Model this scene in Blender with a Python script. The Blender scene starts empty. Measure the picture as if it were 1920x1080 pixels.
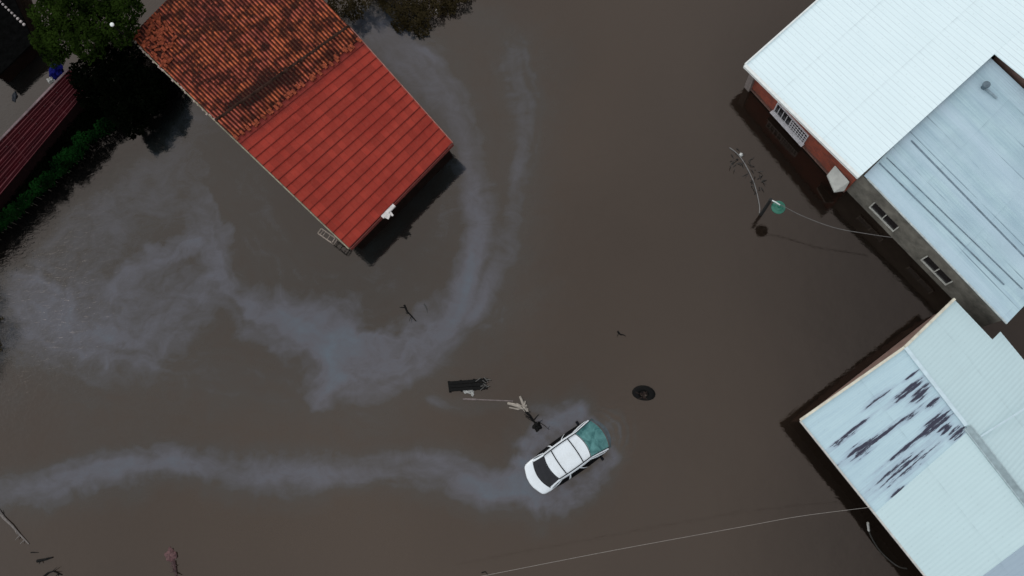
import bpy, bmesh, math, random
import numpy as np
from mathutils import Vector, Matrix, Quaternion
from math import radians, sin, cos, pi

C = bpy.context.scene.collection
SC = bpy.context.scene
random.seed(7)
rng = np.random.RandomState(11)

# ------------------------------------------------------------------ camera
W, H = 1920.0, 1080.0
F = 1371.0                 # focal length in photo pixels
CAM_H = 35.0               # drone height above the flood water (m)
NAD = (1130.0, 850.0)      # where straight-down falls in the photo
d_cam = Vector((NAD[0] - W / 2, -(NAD[1] - H / 2), -F)).normalized()
Q = d_cam.rotation_difference(Vector((0, 0, -1)))
cam = bpy.data.cameras.new('camera')
cam.sensor_width = 36.0
cam.lens = 36.0 * F / W
cam.clip_end = 8000
camo = bpy.data.objects.new('camera', cam)
C.objects.link(camo)
camo.location = (0, 0, CAM_H)
camo.rotation_mode = 'QUATERNION'
camo.rotation_quaternion = Q
SC.camera = camo

# ------------------------------------------------------------------ light
SUN_EL, SUN_AZ = 22.0, 128.0          # azimuth measured counter-clockwise from +x (image right)
world = bpy.data.worlds.new('World')
SC.world = world
world.use_nodes = True
wn = world.node_tree
bg = wn.nodes['Background']
sky = wn.nodes.new('ShaderNodeTexSky')
sky.sky_type = 'NISHITA'
sky.sun_disc = False
sky.sun_elevation = radians(SUN_EL)
sky.sun_rotation = radians(90 - SUN_AZ)
sky.air_density = 0.9
sky.dust_density = 2.0
sky.ozone_density = 1.2
# closed grey cloud cover with slightly uneven brightness in front of the blue
tc = wn.nodes.new('ShaderNodeTexCoord')
cn = wn.nodes.new('ShaderNodeTexNoise'); cn.inputs['Scale'].default_value = 2.2; cn.inputs['Detail'].default_value = 4
wn.links.new(tc.outputs['Generated'], cn.inputs['Vector'])
cr = wn.nodes.new('ShaderNodeValToRGB')
cr.color_ramp.elements[0].position = 0.3; cr.color_ramp.elements[0].color = (4.7, 5.0, 5.15, 1)
cr.color_ramp.elements[1].position = 0.7; cr.color_ramp.elements[1].color = (6.9, 7.2, 7.3, 1)
wn.links.new(cn.outputs[0], cr.inputs[0])
cm = wn.nodes.new('ShaderNodeMix'); cm.data_type = 'RGBA'; cm.inputs[0].default_value = 0.88
sx = wn.nodes.new('ShaderNodeSeparateXYZ'); wn.links.new(tc.outputs['Generated'], sx.inputs[0])
gr = wn.nodes.new('ShaderNodeValToRGB')
gr.color_ramp.elements[0].position = 0.14; gr.color_ramp.elements[0].color = (1.06, 1.06, 1.06, 1)
gr.color_ramp.elements[1].position = 0.40; gr.color_ramp.elements[1].color = (0.50, 0.50, 0.52, 1)
e_ = gr.color_ramp.elements.new(0.75); e_.color = (0.85, 0.85, 0.87, 1)
wn.links.new(sx.outputs[0], gr.inputs[0])
ml = wn.nodes.new('ShaderNodeMix'); ml.data_type = 'RGBA'; ml.blend_type = 'MULTIPLY'; ml.inputs[0].default_value = 1.0
wn.links.new(cr.outputs[0], ml.inputs[6]); wn.links.new(gr.outputs[0], ml.inputs[7])
wn.links.new(sky.outputs[0], cm.inputs[6]); wn.links.new(ml.outputs[2], cm.inputs[7])
wn.links.new(cm.outputs[2], bg.inputs[0])
bg.inputs[1].default_value = 0.15
sun = bpy.data.lights.new('sun', 'SUN')
sun.energy = 0.5
sun.angle = radians(30)
sun.color = (1.0, 0.98, 0.93)
suno = bpy.data.objects.new('sun', sun)
C.objects.link(suno)
sd = Vector((cos(radians(SUN_EL)) * cos(radians(SUN_AZ)), cos(radians(SUN_EL)) * sin(radians(SUN_AZ)), sin(radians(SUN_EL))))
suno.rotation_mode = 'QUATERNION'
suno.rotation_quaternion = (-sd).to_track_quat('-Z', 'Y')
SC.view_settings.view_transform = 'Standard'
SC.view_settings.look = 'None'
SC.view_settings.exposure = 0.20
SC.view_settings.gamma = 1.0

# ------------------------------------------------------------------ helpers
def ray(px, py):
    return Q @ Vector((px - W / 2, -(py - H / 2), -F))
def P(px, py, z=0.0):
    """survey point: place on the horizontal plane z seen at photo pixel (px,py)"""
    r = ray(px, py)
    t = (z - CAM_H) / r.z
    return Vector((0, 0, CAM_H)) + r * t
def Pw(px, py, A, B):
    """point on the vertical wall plane through A,B"""
    n = Vector(((B - A).y, -(B - A).x, 0)).normalized()
    r = ray(px, py)
    o = Vector((0, 0, CAM_H))
    t = (A - o).dot(n) / r.dot(n)
    return o + r * t

def origin(o):
    v = Vector((0, 0, 0))
    while o is not None:
        v += o.location
        o = o.parent
    return v
def obj(name, verts, faces, mat, parent=None, smooth=False, local=False, uv=None, bevel=0):
    me = bpy.data.meshes.new(name)
    me.from_pydata([tuple(v) for v in verts], [], faces)
    if uv is not None:
        l = me.uv_layers.new(name='UVMap')
        idx = np.empty(len(me.loops), dtype=np.int32)
        me.loops.foreach_get('vertex_index', idx)
        l.data.foreach_set('uv', np.asarray(uv, dtype=np.float32)[idx].ravel())
    if smooth:
        me.polygons.foreach_set('use_smooth', [True] * len(me.polygons))
    if mat is not None:
        me.materials.append(mat)
    if parent is not None and not local:
        me.transform(Matrix.Translation(-origin(parent)))
    me.update()
    o = bpy.data.objects.new(name, me)
    C.objects.link(o)
    if parent is not None:
        o.parent = parent
    if bevel:
        m = o.modifiers.new('bevel', 'BEVEL'); m.width = bevel; m.segments = 2; m.limit_method = 'ANGLE'
    return o
def tag(o, label=None, cat=None, group=None, kind=None):
    if label: o['label'] = label
    if cat: o['category'] = cat
    if group: o['group'] = group
    if kind: o['kind'] = kind
    return o
def thing(name, loc, label, cat, group=None, rotz=0):
    o = bpy.data.objects.new(name, None)
    C.objects.link(o)
    o.location = loc
    o.rotation_euler = (0, 0, rotz)
    o.empty_display_size = 0.3
    return tag(o, label, cat, group)

class MB:
    def __init__(s): s.v = []; s.f = []
    def add(s, v, f):
        n = len(s.v); s.v += [Vector(q) for q in v]; s.f += [tuple(i + n for i in q) for q in f]; return s
    def box(s, c, d, rz=0.0, M=None):
        hx, hy, hz = d[0] / 2, d[1] / 2, d[2] / 2
        R = Matrix.Rotation(rz, 3, 'Z') if M is None else M
        v = [Vector(c) + R @ Vector((x * hx, y * hy, z * hz)) for x in (-1, 1) for y in (-1, 1) for z in (-1, 1)]
        return s.add(v, [(0, 1, 3, 2), (4, 6, 7, 5), (0, 4, 5, 1), (2, 3, 7, 6), (0, 2, 6, 4), (1, 5, 7, 3)])
    def tube(s, pts, r, n=8, caps=True):
        pts = [Vector(p) for p in pts]
        rs = r if isinstance(r, (list, tuple)) else [r] * len(pts)
        base = len(s.v); prev = None
        for i, p in enumerate(pts):
            t = (pts[min(i + 1, len(pts) - 1)] - pts[max(i - 1, 0)]).normalized()
            if prev is None:
                a = t.orthogonal().normalized()
            else:
                a = (prev - t * prev.dot(t)).normalized()
            prev = a; b = t.cross(a)
            for k in range(n):
                s.v.append(p + (a * cos(2 * pi * k / n) + b * sin(2 * pi * k / n)) * rs[i])
        for i in range(len(pts) - 1):
            for k in range(n):
                A = base + i * n + k; B = base + i * n + (k + 1) % n
                s.f.append((A, B, B + n, A + n))
        if caps:
            s.f.append(tuple(base + k for k in range(n))[::-1])
            s.f.append(tuple(base + (len(pts) - 1) * n + k for k in range(n)))
        return s
    def lathe(s, c, prof, n=20, M=None):
        base = len(s.v); M = M or Matrix.Identity(3)
        for (r, z) in prof:
            for k in range(n):
                s.v.append(Vector(c) + M @ Vector((r * cos(2 * pi * k / n), r * sin(2 * pi * k / n), z)))
        for i in range(len(prof) - 1):
            for k in range(n):
                A = base + i * n + k; B = base + i * n + (k + 1) % n
                s.f.append((A, B, B + n, A + n))
        return s
    def prism(s, poly, z0, z1):
        n = len(poly)
        z1s = z1 if isinstance(z1, (list, tuple)) else [z1] * n
        v = [Vector((p.x, p.y, z0)) for p in poly] + [Vector((p.x, p.y, z)) for p, z in zip(poly, z1s)]
        f = [(i, (i + 1) % n, n + (i + 1) % n, n + i) for i in range(n)]
        f.append(tuple(range(n))[::-1]); f.append(tuple(range(n, 2 * n)))
        return s.add(v, f)
    def beam(s, a, b, w, h):
        """rectangular bar from a to b, w horizontal, h vertical"""
        a = Vector(a); b = Vector(b); t = (b - a).normalized()
        x = Vector((0, 0, 1)).cross(t)
        x = x.normalized() if x.length > 1e-4 else Vector((1, 0, 0))
        y = t.cross(x)
        v = []
        for p in (a, b):
            for (i, j) in ((-1, -1), (1, -1), (1, 1), (-1, 1)):
                v.append(p + x * (i * w / 2) + y * (j * h / 2))
        return s.add(v, [(0, 1, 2, 3), (7, 6, 5, 4), (0, 4, 5, 1), (1, 5, 6, 2), (2, 6, 7, 3), (3, 7, 4, 0)])
    def ob(s, name, mat, parent=None, **k):
        return obj(name, s.v, s.f, mat, parent, **k)

# ---- noise on arrays
def vnoise(x, y, seed=0):
    r = np.random.RandomState(seed)
    T = r.rand(256, 256)
    xi = np.floor(x).astype(int); yi = np.floor(y).astype(int)
    fx = x - xi; fy = y - yi
    fx = fx * fx * (3 - 2 * fx); fy = fy * fy * (3 - 2 * fy)
    a = T[xi % 256, yi % 256]; b = T[(xi + 1) % 256, yi % 256]
    c = T[xi % 256, (yi + 1) % 256]; d = T[(xi + 1) % 256, (yi + 1) % 256]
    return (a * (1 - fx) + b * fx) * (1 - fy) + (c * (1 - fx) + d * fx) * fy
def fbm(x, y, seed=0, o=4):
    s = 0; a = 0.5; t = 0
    for k in range(o):
        s = s + a * vnoise(x * 2 ** k + 17.3 * k, y * 2 ** k + 5.1 * k, seed + k); t += a; a *= 0.5
    return s / t

# ------------------------------------------------------------------ materials
def mat(name):
    m = bpy.data.materials.new(name); m.use_nodes = True
    nt = m.node_tree
    return m, nt, nt.nodes['Principled BSDF']
def N(nt, t, **k):
    n = nt.nodes.new(t)
    for a, b in k.items():
        setattr(n, a, b)
    return n
def L(nt, a, b): nt.links.new(a, b)
def val(nt, x):
    return x
def math_(nt, op, a, b=None, c=None, clamp=False):
    n = N(nt, 'ShaderNodeMath', operation=op, use_clamp=clamp)
    for i, q in enumerate((a, b, c)):
        if q is None: continue
        if isinstance(q, (int, float)): n.inputs[i].default_value = q
        else: L(nt, q, n.inputs[i])
    return n.outputs[0]
def mix(nt, fac, a, b, blend='MIX'):
    n = N(nt, 'ShaderNodeMix', data_type='RGBA', blend_type=blend)
    for s, q in ((n.inputs[0], fac), (n.inputs[6], a), (n.inputs[7], b)):
        if isinstance(q, (int, float)): s.default_value = q
        elif isinstance(q, tuple): s.default_value = (q[0], q[1], q[2], 1)
        else: L(nt, q, s)
    return n.outputs[2]
def ramp(nt, fac, stops):
    n = N(nt, 'ShaderNodeValToRGB')
    e = n.color_ramp.elements
    while len(e) < len(stops): e.new(0.5)
    for i, (p, c) in enumerate(stops):
        e[i].position = p
        c = (c, c, c) if isinstance(c, (int, float)) else c
        e[i].color = (c[0], c[1], c[2], 1)
    L(nt, fac, n.inputs[0])
    return n.outputs[0]
def noise(nt, vec, scale, detail=3, rough=0.55, dist=0.0):
    n = N(nt, 'ShaderNodeTexNoise'); n.inputs['Scale'].default_value = scale
    n.inputs['Detail'].default_value = detail; n.inputs['Roughness'].default_value = rough
    n.inputs['Distortion'].default_value = dist
    if vec is not None: L(nt, vec, n.inputs['Vector'])
    return n.outputs[0]
def mapping(nt, vec, scale=(1, 1, 1), loc=(0, 0, 0), rot=(0, 0, 0)):
    n = N(nt, 'ShaderNodeMapping')
    n.inputs['Scale'].default_value = scale; n.inputs['Location'].default_value = loc
    n.inputs['Rotation'].default_value = rot
    L(nt, vec, n.inputs['Vector'])
    return n.outputs[0]
def geo(nt): return N(nt, 'ShaderNodeNewGeometry').outputs['Position']
def uvn(nt): return N(nt, 'ShaderNodeUVMap').outputs[0]
def bump(nt, b, h, strength=0.3, dist=0.05):
    n = N(nt, 'ShaderNodeBump'); n.inputs['Strength'].default_value = strength
    n.inputs['Distance'].default_value = dist
    L(nt, h, n.inputs['Height']); L(nt, n.outputs[0], b.inputs['Normal'])
def simple(name, col, rough=0.7, var=0.25, scale=6.0, metal=0.0, bmp=0.0, spec=0.5):
    m, nt, b = mat(name)
    p = geo(nt)
    f = noise(nt, p, scale, 5, 0.65)
    lo = tuple(c * (1 - var) for c in col); hi = tuple(min(1, c * (1 + var)) for c in col)
    L(nt, ramp(nt, f, [(0.3, lo), (0.7, hi)]), b.inputs['Base Color'])
    b.inputs['Roughness'].default_value = rough
    b.inputs['Metallic'].default_value = metal
    b.inputs['Specular IOR Level'].default_value = spec
    if bmp: bump(nt, b, noise(nt, p, scale * 3, 4), bmp, 0.02)
    return m

def m_water():
    m, nt, b = mat('flood_water')
    p = geo(nt)
    fa = N(nt, 'ShaderNodeAttribute', attribute_name='film').outputs['Fac']
    mu = N(nt, 'ShaderNodeAttribute', attribute_name='mud').outputs['Fac']
    ri = N(nt, 'ShaderNodeAttribute', attribute_name='ripple').outputs['Fac']
    n1 = noise(nt, mapping(nt, p, (1.0, 1.35, 1.0), rot=(0, 0, 0.7)), 0.55, 9, 0.68, 1.6)
    n2 = noise(nt, p, 9.0, 3, 0.6)
    f = math_(nt, 'ADD', fa, math_(nt, 'MULTIPLY', math_(nt, 'SUBTRACT', n1, 0.5), math_(nt, 'MULTIPLY_ADD', fa, 0.75, 0.14)), clamp=True)
    mud_shade_c = ramp(nt, mu, [(0.0, (0.002, 0.002, 0.002)), (0.5, (0.0125, 0.0080, 0.0056)), (1.0, (0.030, 0.0195, 0.013))])
    mud_shade_c = mix(nt, ramp(nt, n2, [(0.35, 0.0), (0.7, 0.10)]), mud_shade_c, (0.030, 0.024, 0.020))
    c = mix(nt, ramp(nt, f, [(0.04, 0.0), (0.28, 1.0)]), mud_shade_c, mix(nt, mu, (0.006, 0.009, 0.0095), (0.024, 0.026, 0.026)))
    c = mix(nt, ramp(nt, f, [(0.22, 0.0), (0.50, 1.0)]), c, (0.054, 0.060, 0.078))
    c = mix(nt, ramp(nt, f, [(0.50, 0.0), (0.90, 1.0)]), c, (0.058, 0.088, 0.118))
    L(nt, c, b.inputs['Base Color'])
    b.inputs['Roughness'].default_value = 0.06
    b.inputs['IOR'].default_value = 1.61
    b.inputs['Specular Tint'].default_value = (1.0, 0.80, 0.685, 1)
    # ripples
    r1 = noise(nt, mapping(nt, p, (1.0, 1.7, 1.0), rot=(0, 0, 0.6)), 2.6, 3, 0.6, 0.8)
    r2 = noise(nt, p, 0.5, 2, 0.5)
    h = math_(nt, 'ADD', math_(nt, 'MULTIPLY', r1, math_(nt, 'MULTIPLY_ADD', ri, 0.75, 0.05)), math_(nt, 'MULTIPLY', r2, 0.25))
    bump(nt, b, h, 1.0, 0.055)
    return m

def m_clay():
    m, nt, b = mat('old_clay_tiles')
    u = uvn(nt)
    sep = N(nt, 'ShaderNodeSeparateXYZ'); L(nt, u, sep.inputs[0])
    cu = math_(nt, 'FLOOR', math_(nt, 'DIVIDE', sep.outputs[0], 0.19))
    cv = math_(nt, 'FLOOR', math_(nt, 'DIVIDE', math_(nt, 'ADD', sep.outputs[1], math_(nt, 'MULTIPLY', math_(nt, 'SINE', math_(nt, 'MULTIPLY', cu, 3.3)), 0.12)), 0.34))
    cmb = N(nt, 'ShaderNodeCombineXYZ'); L(nt, cu, cmb.inputs[0]); L(nt, cv, cmb.inputs[1])
    wn_ = N(nt, 'ShaderNodeTexWhiteNoise', noise_dimensions='2D'); L(nt, cmb.outputs[0], wn_.inputs['Vector'])
    big = noise(nt, u, 0.55, 5, 0.62, 0.6)
    mid = noise(nt, u, 2.2, 4, 0.6)
    base = ramp(nt, big, [(0.32, (0.20, 0.050, 0.036)), (0.45, (0.30, 0.070, 0.042)), (0.56, (0.36, 0.090, 0.036)), (0.68, (0.34, 0.085, 0.062))])
    tile = ramp(nt, wn_.outputs['Value'], [(0.0, 0.45), (0.2, 0.75), (0.6, 1.08), (1.0, 1.45)])
    base = mix(nt, 1.0, base, tile, 'MULTIPLY')
    # lichen and black moss
    moss = ramp(nt, math_(nt, 'MULTIPLY', mid, noise(nt, u, 0.8, 3, 0.6)), [(0.225, 0.0), (0.31, 0.85)])
    base = mix(nt, moss, base, (0.022, 0.014, 0.010))
    # moss that gathers near the ridge (u is distance from ridge in v)
    dv = math_(nt, 'SUBTRACT', 1.0, math_(nt, 'DIVIDE', math_(nt, 'ABSOLUTE', math_(nt, 'SUBTRACT', sep.outputs[1], 0.2)), 1.0), clamp=True)
    du = math_(nt, 'SUBTRACT', 1.25, math_(nt, 'DIVIDE', math_(nt, 'ABSOLUTE', math_(nt, 'SUBTRACT', sep.outputs[0], 3.2)), 2.6), clamp=True)
    dv = math_(nt, 'MULTIPLY', dv, math_(nt, 'MULTIPLY_ADD', du, 0.75, 0.3))
    rm = ramp(nt, math_(nt, 'MULTIPLY', dv, math_(nt, 'ADD', mid, 0.45)), [(0.50, 0.0), (0.72, 0.9)])
    base = mix(nt, rm, base, (0.018, 0.013, 0.010))
    # shade in the channels, painted into the tile colour
    fr = math_(nt, 'FRACT', math_(nt, 'DIVIDE', sep.outputs[0], 0.19))
    ch = ramp(nt, fr, [(0.0, 1.0), (0.26, 0.9), (0.38, 0.0), (0.64, 0.0), (0.76, 0.9)])
    base = mix(nt, math_(nt, 'MULTIPLY', ch, 0.94), base, (0.024, 0.006, 0.006))
    L(nt, base, b.inputs['Base Color'])
    b.inputs['Roughness'].default_value = 0.9
    b.inputs['Specular IOR Level'].default_value = 0.04
    bump(nt, b, noise(nt, u, 22, 4), 0.5, 0.03)
    return m

def m_redmetal():
    m, nt, b = mat('new_red_tile_sheet')
    u = uvn(nt)
    sep = N(nt, 'ShaderNodeSeparateXYZ'); L(nt, u, sep.inputs[0])
    big = noise(nt, u, 0.45, 3, 0.5)
    fine = noise(nt, u, 5.0, 5, 0.7)
    c = ramp(nt, big, [(0.35, (0.225, 0.024, 0.016)), (0.65, (0.285, 0.034, 0.022))])
    cu = math_(nt, 'FLOOR', math_(nt, 'DIVIDE', sep.outputs[0], 0.33)); cv = math_(nt, 'FLOOR', sep.outputs[1])
    cmb = N(nt, 'ShaderNodeCombineXYZ'); L(nt, cu, cmb.inputs[0]); L(nt, cv, cmb.inputs[1])
    w = N(nt, 'ShaderNodeTexWhiteNoise', noise_dimensions='2D'); L(nt, cmb.outputs[0], w.inputs['Vector'])
    c = mix(nt, 1.0, c, ramp(nt, w.outputs['Value'], [(0, 0.88), (1, 1.12)]), 'MULTIPLY')
    c = mix(nt, ramp(nt, fine, [(0.45, 0.0), (0.75, 0.22)]), c, (0.32, 0.085, 0.06))
    c = mix(nt, ramp(nt, noise(nt, u, 12, 3, 0.7), [(0.62, 0.0), (0.78, 0.45)]), c, (0.10, 0.035, 0.03))
    fr = math_(nt, 'FRACT', sep.outputs[1])
    ln = ramp(nt, fr, [(0.0, 1.0), (0.07, 0.0), (0.90, 0.0), (0.95, 1.0)])
    c = mix(nt, math_(nt, 'MULTIPLY', ln, math_(nt, 'MULTIPLY_ADD', big, 0.7, 0.15)), c, (0.07, 0.010, 0.010))
    fu = math_(nt, 'FRACT', math_(nt, 'DIVIDE', sep.outputs[0], 0.33))
    lu = ramp(nt, fu, [(0.0, 1.0), (0.10, 0.0), (0.90, 0.0), (1.0, 1.0)])
    c = mix(nt, math_(nt, 'MULTIPLY', lu, ramp(nt, noise(nt, u, 1.3, 3), [(0.35, 0.05), (0.65, 0.42)])), c, (0.11, 0.018, 0.014))
    # dusty faded band under the old tiles
    fd = ramp(nt, math_(nt, 'ADD', math_(nt, 'DIVIDE', sep.outputs[1], 15.0), math_(nt, 'MULTIPLY', noise(nt, u, 1.0, 4), 0.08)), [(0.05, 0.75), (0.14, 0.0)])
    c = mix(nt, fd, c, (0.085, 0.022, 0.022))
    L(nt, c, b.inputs['Base Color'])
    b.inputs['Roughness'].default_value = 0.85
    b.inputs['Specular IOR Level'].default_value = 0.12
    return m

def m_sheet(name, col, dirty, pitch, linecol, linew=0.07, streak=0.35, rough=0.5, blotch=0.3, lineamt=0.7):
    """coated roofing sheet; uv in metres, v runs down the slope"""
    m, nt, b = mat(name)
    u = uvn(nt)
    sep = N(nt, 'ShaderNodeSeparateXYZ'); L(nt, u, sep.inputs[0])
    st = noise(nt, mapping(nt, u, (3.2, 0.22, 1)), 1.6, 5, 0.65, 0.3)
    bl = noise(nt, u, 0.5, 4, 0.6, 0.4)
    c = mix(nt, ramp(nt, st, [(0.45, 0.0), (0.75, streak)]), col, dirty)
    c = mix(nt, ramp(nt, bl, [(0.4, 0.0), (0.7, blotch)]), c, dirty)
    c = mix(nt, ramp(nt, noise(nt, u, 14, 4, 0.75), [(0.5, 0.0), (0.8, 0.25)]), c, dirty)
    fr = math_(nt, 'FRACT', math_(nt, 'DIVIDE', sep.outputs[0], pitch))
    ln = ramp(nt, fr, [(0.0, 1.0), (linew, 0.0), (1 - linew, 0.0), (1.0, 1.0)])
    wob = ramp(nt, noise(nt, mapping(nt, u, (4, 0.5, 1)), 1.0, 3), [(0.3, 0.3), (0.7, 1.0)])
    c = mix(nt, math_(nt, 'MULTIPLY', math_(nt, 'MULTIPLY', ln, wob), lineamt), c, linecol)
    lv = math_(nt, 'FRACT', math_(nt, 'DIVIDE', math_(nt, 'ADD', sep.outputs[1], 0.9), 3.05))
    lvm = math_(nt, 'MULTIPLY', ramp(nt, lv, [(0.0, 1.0), (0.012, 0.35), (0.05, 0.0)]), ramp(nt, noise(nt, u, 1.7, 4), [(0.4, 0.1), (0.65, 0.55)]))
    c = mix(nt, lvm, c, tuple(q * 0.75 for q in linecol))
    # fixings along the purlins
    pv = math_(nt, 'ABSOLUTE', math_(nt, 'SUBTRACT', math_(nt, 'FRACT', math_(nt, 'DIVIDE', sep.outputs[1], 1.02)), 0.5))
    pu = math_(nt, 'ABSOLUTE', math_(nt, 'SUBTRACT', math_(nt, 'FRACT', math_(nt, 'ADD', math_(nt, 'DIVIDE', sep.outputs[0], pitch * 2), 0.25)), 0.5))
    dots = math_(nt, 'MULTIPLY', math_(nt, 'LESS_THAN', pv, 0.028), math_(nt, 'LESS_THAN', pu, 0.07))
    c = mix(nt, math_(nt, 'MULTIPLY', dots, 0.10), c, (0.20, 0.20, 0.19))
    L(nt, c, b.inputs['Base Color'])
    b.inputs['Roughness'].default_value = rough
    b.inputs['Specular IOR Level'].default_value = 0.3
    return m, nt, b, u, sep, c

def m_brick():
    m, nt, b = mat('red_brick')
    p = uvn(nt)
    br = N(nt, 'ShaderNodeTexBrick')
    L(nt, p, br.inputs['Vector'])
    br.inputs['Scale'].default_value = 1.0
    br.inputs['Brick Width'].default_value = 0.24; br.inputs['Row Height'].default_value = 0.09
    br.inputs['Mortar Size'].default_value = 0.008
    br.inputs['Color1'].default_value = (0.33, 0.055, 0.018, 1); br.inputs['Color2'].default_value = (0.20, 0.030, 0.013, 1)
    br.inputs['Mortar'].default_value = (0.13, 0.08, 0.07, 1)
    c = mix(nt, ramp(nt, noise(nt, p, 1.5, 5, 0.7), [(0.4, 0.0), (0.7, 0.7)]), br.outputs[0], (0.09, 0.026, 0.016))
    sp = N(nt, 'ShaderNodeSeparateXYZ'); L(nt, geo(nt), sp.inputs[0])
    c = mix(nt, ramp(nt, math_(nt, 'ADD', sp.outputs[2], math_(nt, 'MULTIPLY', noise(nt, p, 2.5, 4), 0.5)), [(0.35, 0.85), (0.62, 0.0)]), c, (0.035, 0.024, 0.018))
    L(nt, c, b.inputs['Base Color']); b.inputs['Roughness'].default_value = 0.9
    return m

M = {}
M['water'] = m_water()
M['clay'] = m_clay()
M['redmetal'] = m_redmetal()
M['whitesheet'] = m_sheet('white_coated_sheet', (0.74, 0.845, 0.87), (0.66, 0.77, 0.80), 0.27, (0.50, 0.57, 0.60), 0.11, 0.35, lineamt=0.8)[0]
_m, nt, b, u, sep, c = m_sheet('weathered_zinc_sheet', (0.44, 0.58, 0.62), (0.27, 0.38, 0.46), 0.12, (0.24, 0.34, 0.41), 0.2, 0.75, blotch=0.55, lineamt=0.4)
# long rusty-dark drip lines and a scuffed patch along the sheet laps
lap = ramp(nt, math_(nt, 'FRACT', math_(nt, 'DIVIDE', math_(nt, 'ADD', sep.outputs[0], 0.25), 1.07)), [(0.0, 1.0), (0.035, 0.0), (0.97, 0.0), (1.0, 1.0)])
lapn = ramp(nt, noise(nt, mapping(nt, u, (1.3, 0.16, 1), loc=(0.4, 0.2, 0)), 1.3, 4, 0.6), [(0.47, 0.0), (0.56, 1.0)])
c = mix(nt, ramp(nt, noise(nt, mapping(nt, u, (0.9, 0.05, 1), loc=(1.3, 0, 0)), 1.0, 3, 0.5), [(0.42, 0.0), (0.62, 0.75)]), c, (0.47, 0.58, 0.66))
c = mix(nt, ramp(nt, noise(nt, mapping(nt, u, (1, 1, 1), loc=(8, 3, 0)), 0.35, 5, 0.7), [(0.5, 0.0), (0.72, 0.5)]), c, (0.33, 0.43, 0.49))
c2 = mix(nt, math_(nt, 'MULTIPLY', math_(nt, 'MULTIPLY', lap, lapn), 0.8), c, (0.07, 0.11, 0.15))
L(nt, c2, b.inputs['Base Color'])
M['greysheet'] = _m
M['palesheet'] = m_sheet('pale_fibre_cement_sheet', (0.53, 0.66, 0.68), (0.47, 0.58, 0.60), 0.177, (0.40, 0.50, 0.53), 0.2, 0.3, rough=0.8, lineamt=0.2)[0]
M['blueSheet'] = m_sheet('blue_grey_sheet', (0.34, 0.42, 0.49), (0.30, 0.37, 0.44), 0.177, (0.26, 0.33, 0.39), 0.2, 0.3, rough=0.8, lineamt=0.3)[0]
_m, nt, b, u, sep, c = m_sheet('mould_stained_sheet', (0.47, 0.61, 0.66), (0.35, 0.47, 0.55), 0.177, (0.27, 0.35, 0.41), 0.2, 0.6, rough=0.8, lineamt=0.3)
# black mould streaks running down the slope
_ze, _zr = 1.85, 2.9
_R0 = P(1697, 652, _zr); _R1 = P(1920, 938, _zr); _W = P(1501, 789, _ze)
_rd = (_R1 - _R0).normalized(); _sd = (_W - _R0); _sl = _sd.length; _sdn = _sd.normalized()
def _uv(px, py):
    # intersect the view ray with the roof plane, then take distances along ridge and slope
    n = _rd.cross(_sdn).normalized(); rr = ray(px, py); o = Vector((0, 0, CAM_H))
    p = o + rr * ((_R0 - o).dot(n) / rr.dot(n)) - _R0
    k = _rd.dot(_sdn); a_, b2 = p.dot(_rd), p.dot(_sdn)
    return ((a_ - k * b2) / (1 - k * k), (b2 - k * a_) / (1 - k * k))
edge = noise(nt, mapping(nt, u, (13.0, 0.95, 1)), 1.6, 5, 0.8)
edge2 = noise(nt, mapping(nt, u, (2.2, 0.8, 1)), 1.5, 3, 0.6)
def streaks(lst):
    tot = None
    for (x0, y0, x1, y1, w_, am) in lst:
        a_ = _uv(x0, y0); b2 = _uv(x1, y1); cx, cy = (a_[0] + b2[0]) / 2, (a_[1] + b2[1]) / 2
        dx, dy = b2[0] - a_[0], b2[1] - a_[1]; l_ = math.hypot(dx, dy); dx /= l_; dy /= l_
        su = math_(nt, 'SUBTRACT', sep.outputs[0], cx); sv = math_(nt, 'SUBTRACT', sep.outputs[1], cy)
        la = math_(nt, 'DIVIDE', math_(nt, 'ADD', math_(nt, 'MULTIPLY', su, dx), math_(nt, 'MULTIPLY', sv, dy)), l_ * .62)
        lb = math_(nt, 'DIVIDE', math_(nt, 'SUBTRACT', math_(nt, 'MULTIPLY', su, dy), math_(nt, 'MULTIPLY', sv, dx)), w_ / 38.0)
        d = math_(nt, 'ADD', math_(nt, 'MULTIPLY', la, la), math_(nt, 'MULTIPLY', lb, lb))
        m_ = math_(nt, 'MULTIPLY', math_(nt, 'SUBTRACT', 1.25, d), am)
        tot = m_ if tot is None else math_(nt, 'MAXIMUM', tot, m_)
    return tot
k = streaks([(1678, 754, 1729, 716, 6, 1), (1712, 756, 1744, 729, 8, 1), (1742, 769, 1764, 754, 5, 1), (1739, 815, 1786, 781, 10, 1), (1562, 832, 1622, 788, 4, 1),
             (1588, 854, 1705, 783, 4.5, 1), (1588, 854, 1628, 831, 9, 1), (1665, 862, 1785, 785, 4, 1), (1788, 831, 1815, 813, 9, 1), (1763, 818, 1786, 806, 7, 1), (1641, 905, 1735, 850, 10, .62), (1658, 927, 1683, 913, 4, .7), (1700, 715, 1722, 699, 2.5, 1), (1690, 795, 1735, 765, 4, .55), (1630, 760, 1665, 735, 4, .5)])
k = math_(nt, 'ADD', k, math_(nt, 'MULTIPLY', math_(nt, 'COSINE', math_(nt, 'MULTIPLY', sep.outputs[0], 2 * pi / 0.177)), 0.35))
k = math_(nt, 'ADD', k, math_(nt, 'ADD', math_(nt, 'MULTIPLY', math_(nt, 'SUBTRACT', edge, 0.5), 4.2), math_(nt, 'MULTIPLY', math_(nt, 'SUBTRACT', edge2, 0.5), 2.0)))
msk = math_(nt, 'MULTIPLY', ramp(nt, k, [(0.45, 0.0), (0.80, 1.0)]), 0.96)
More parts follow.
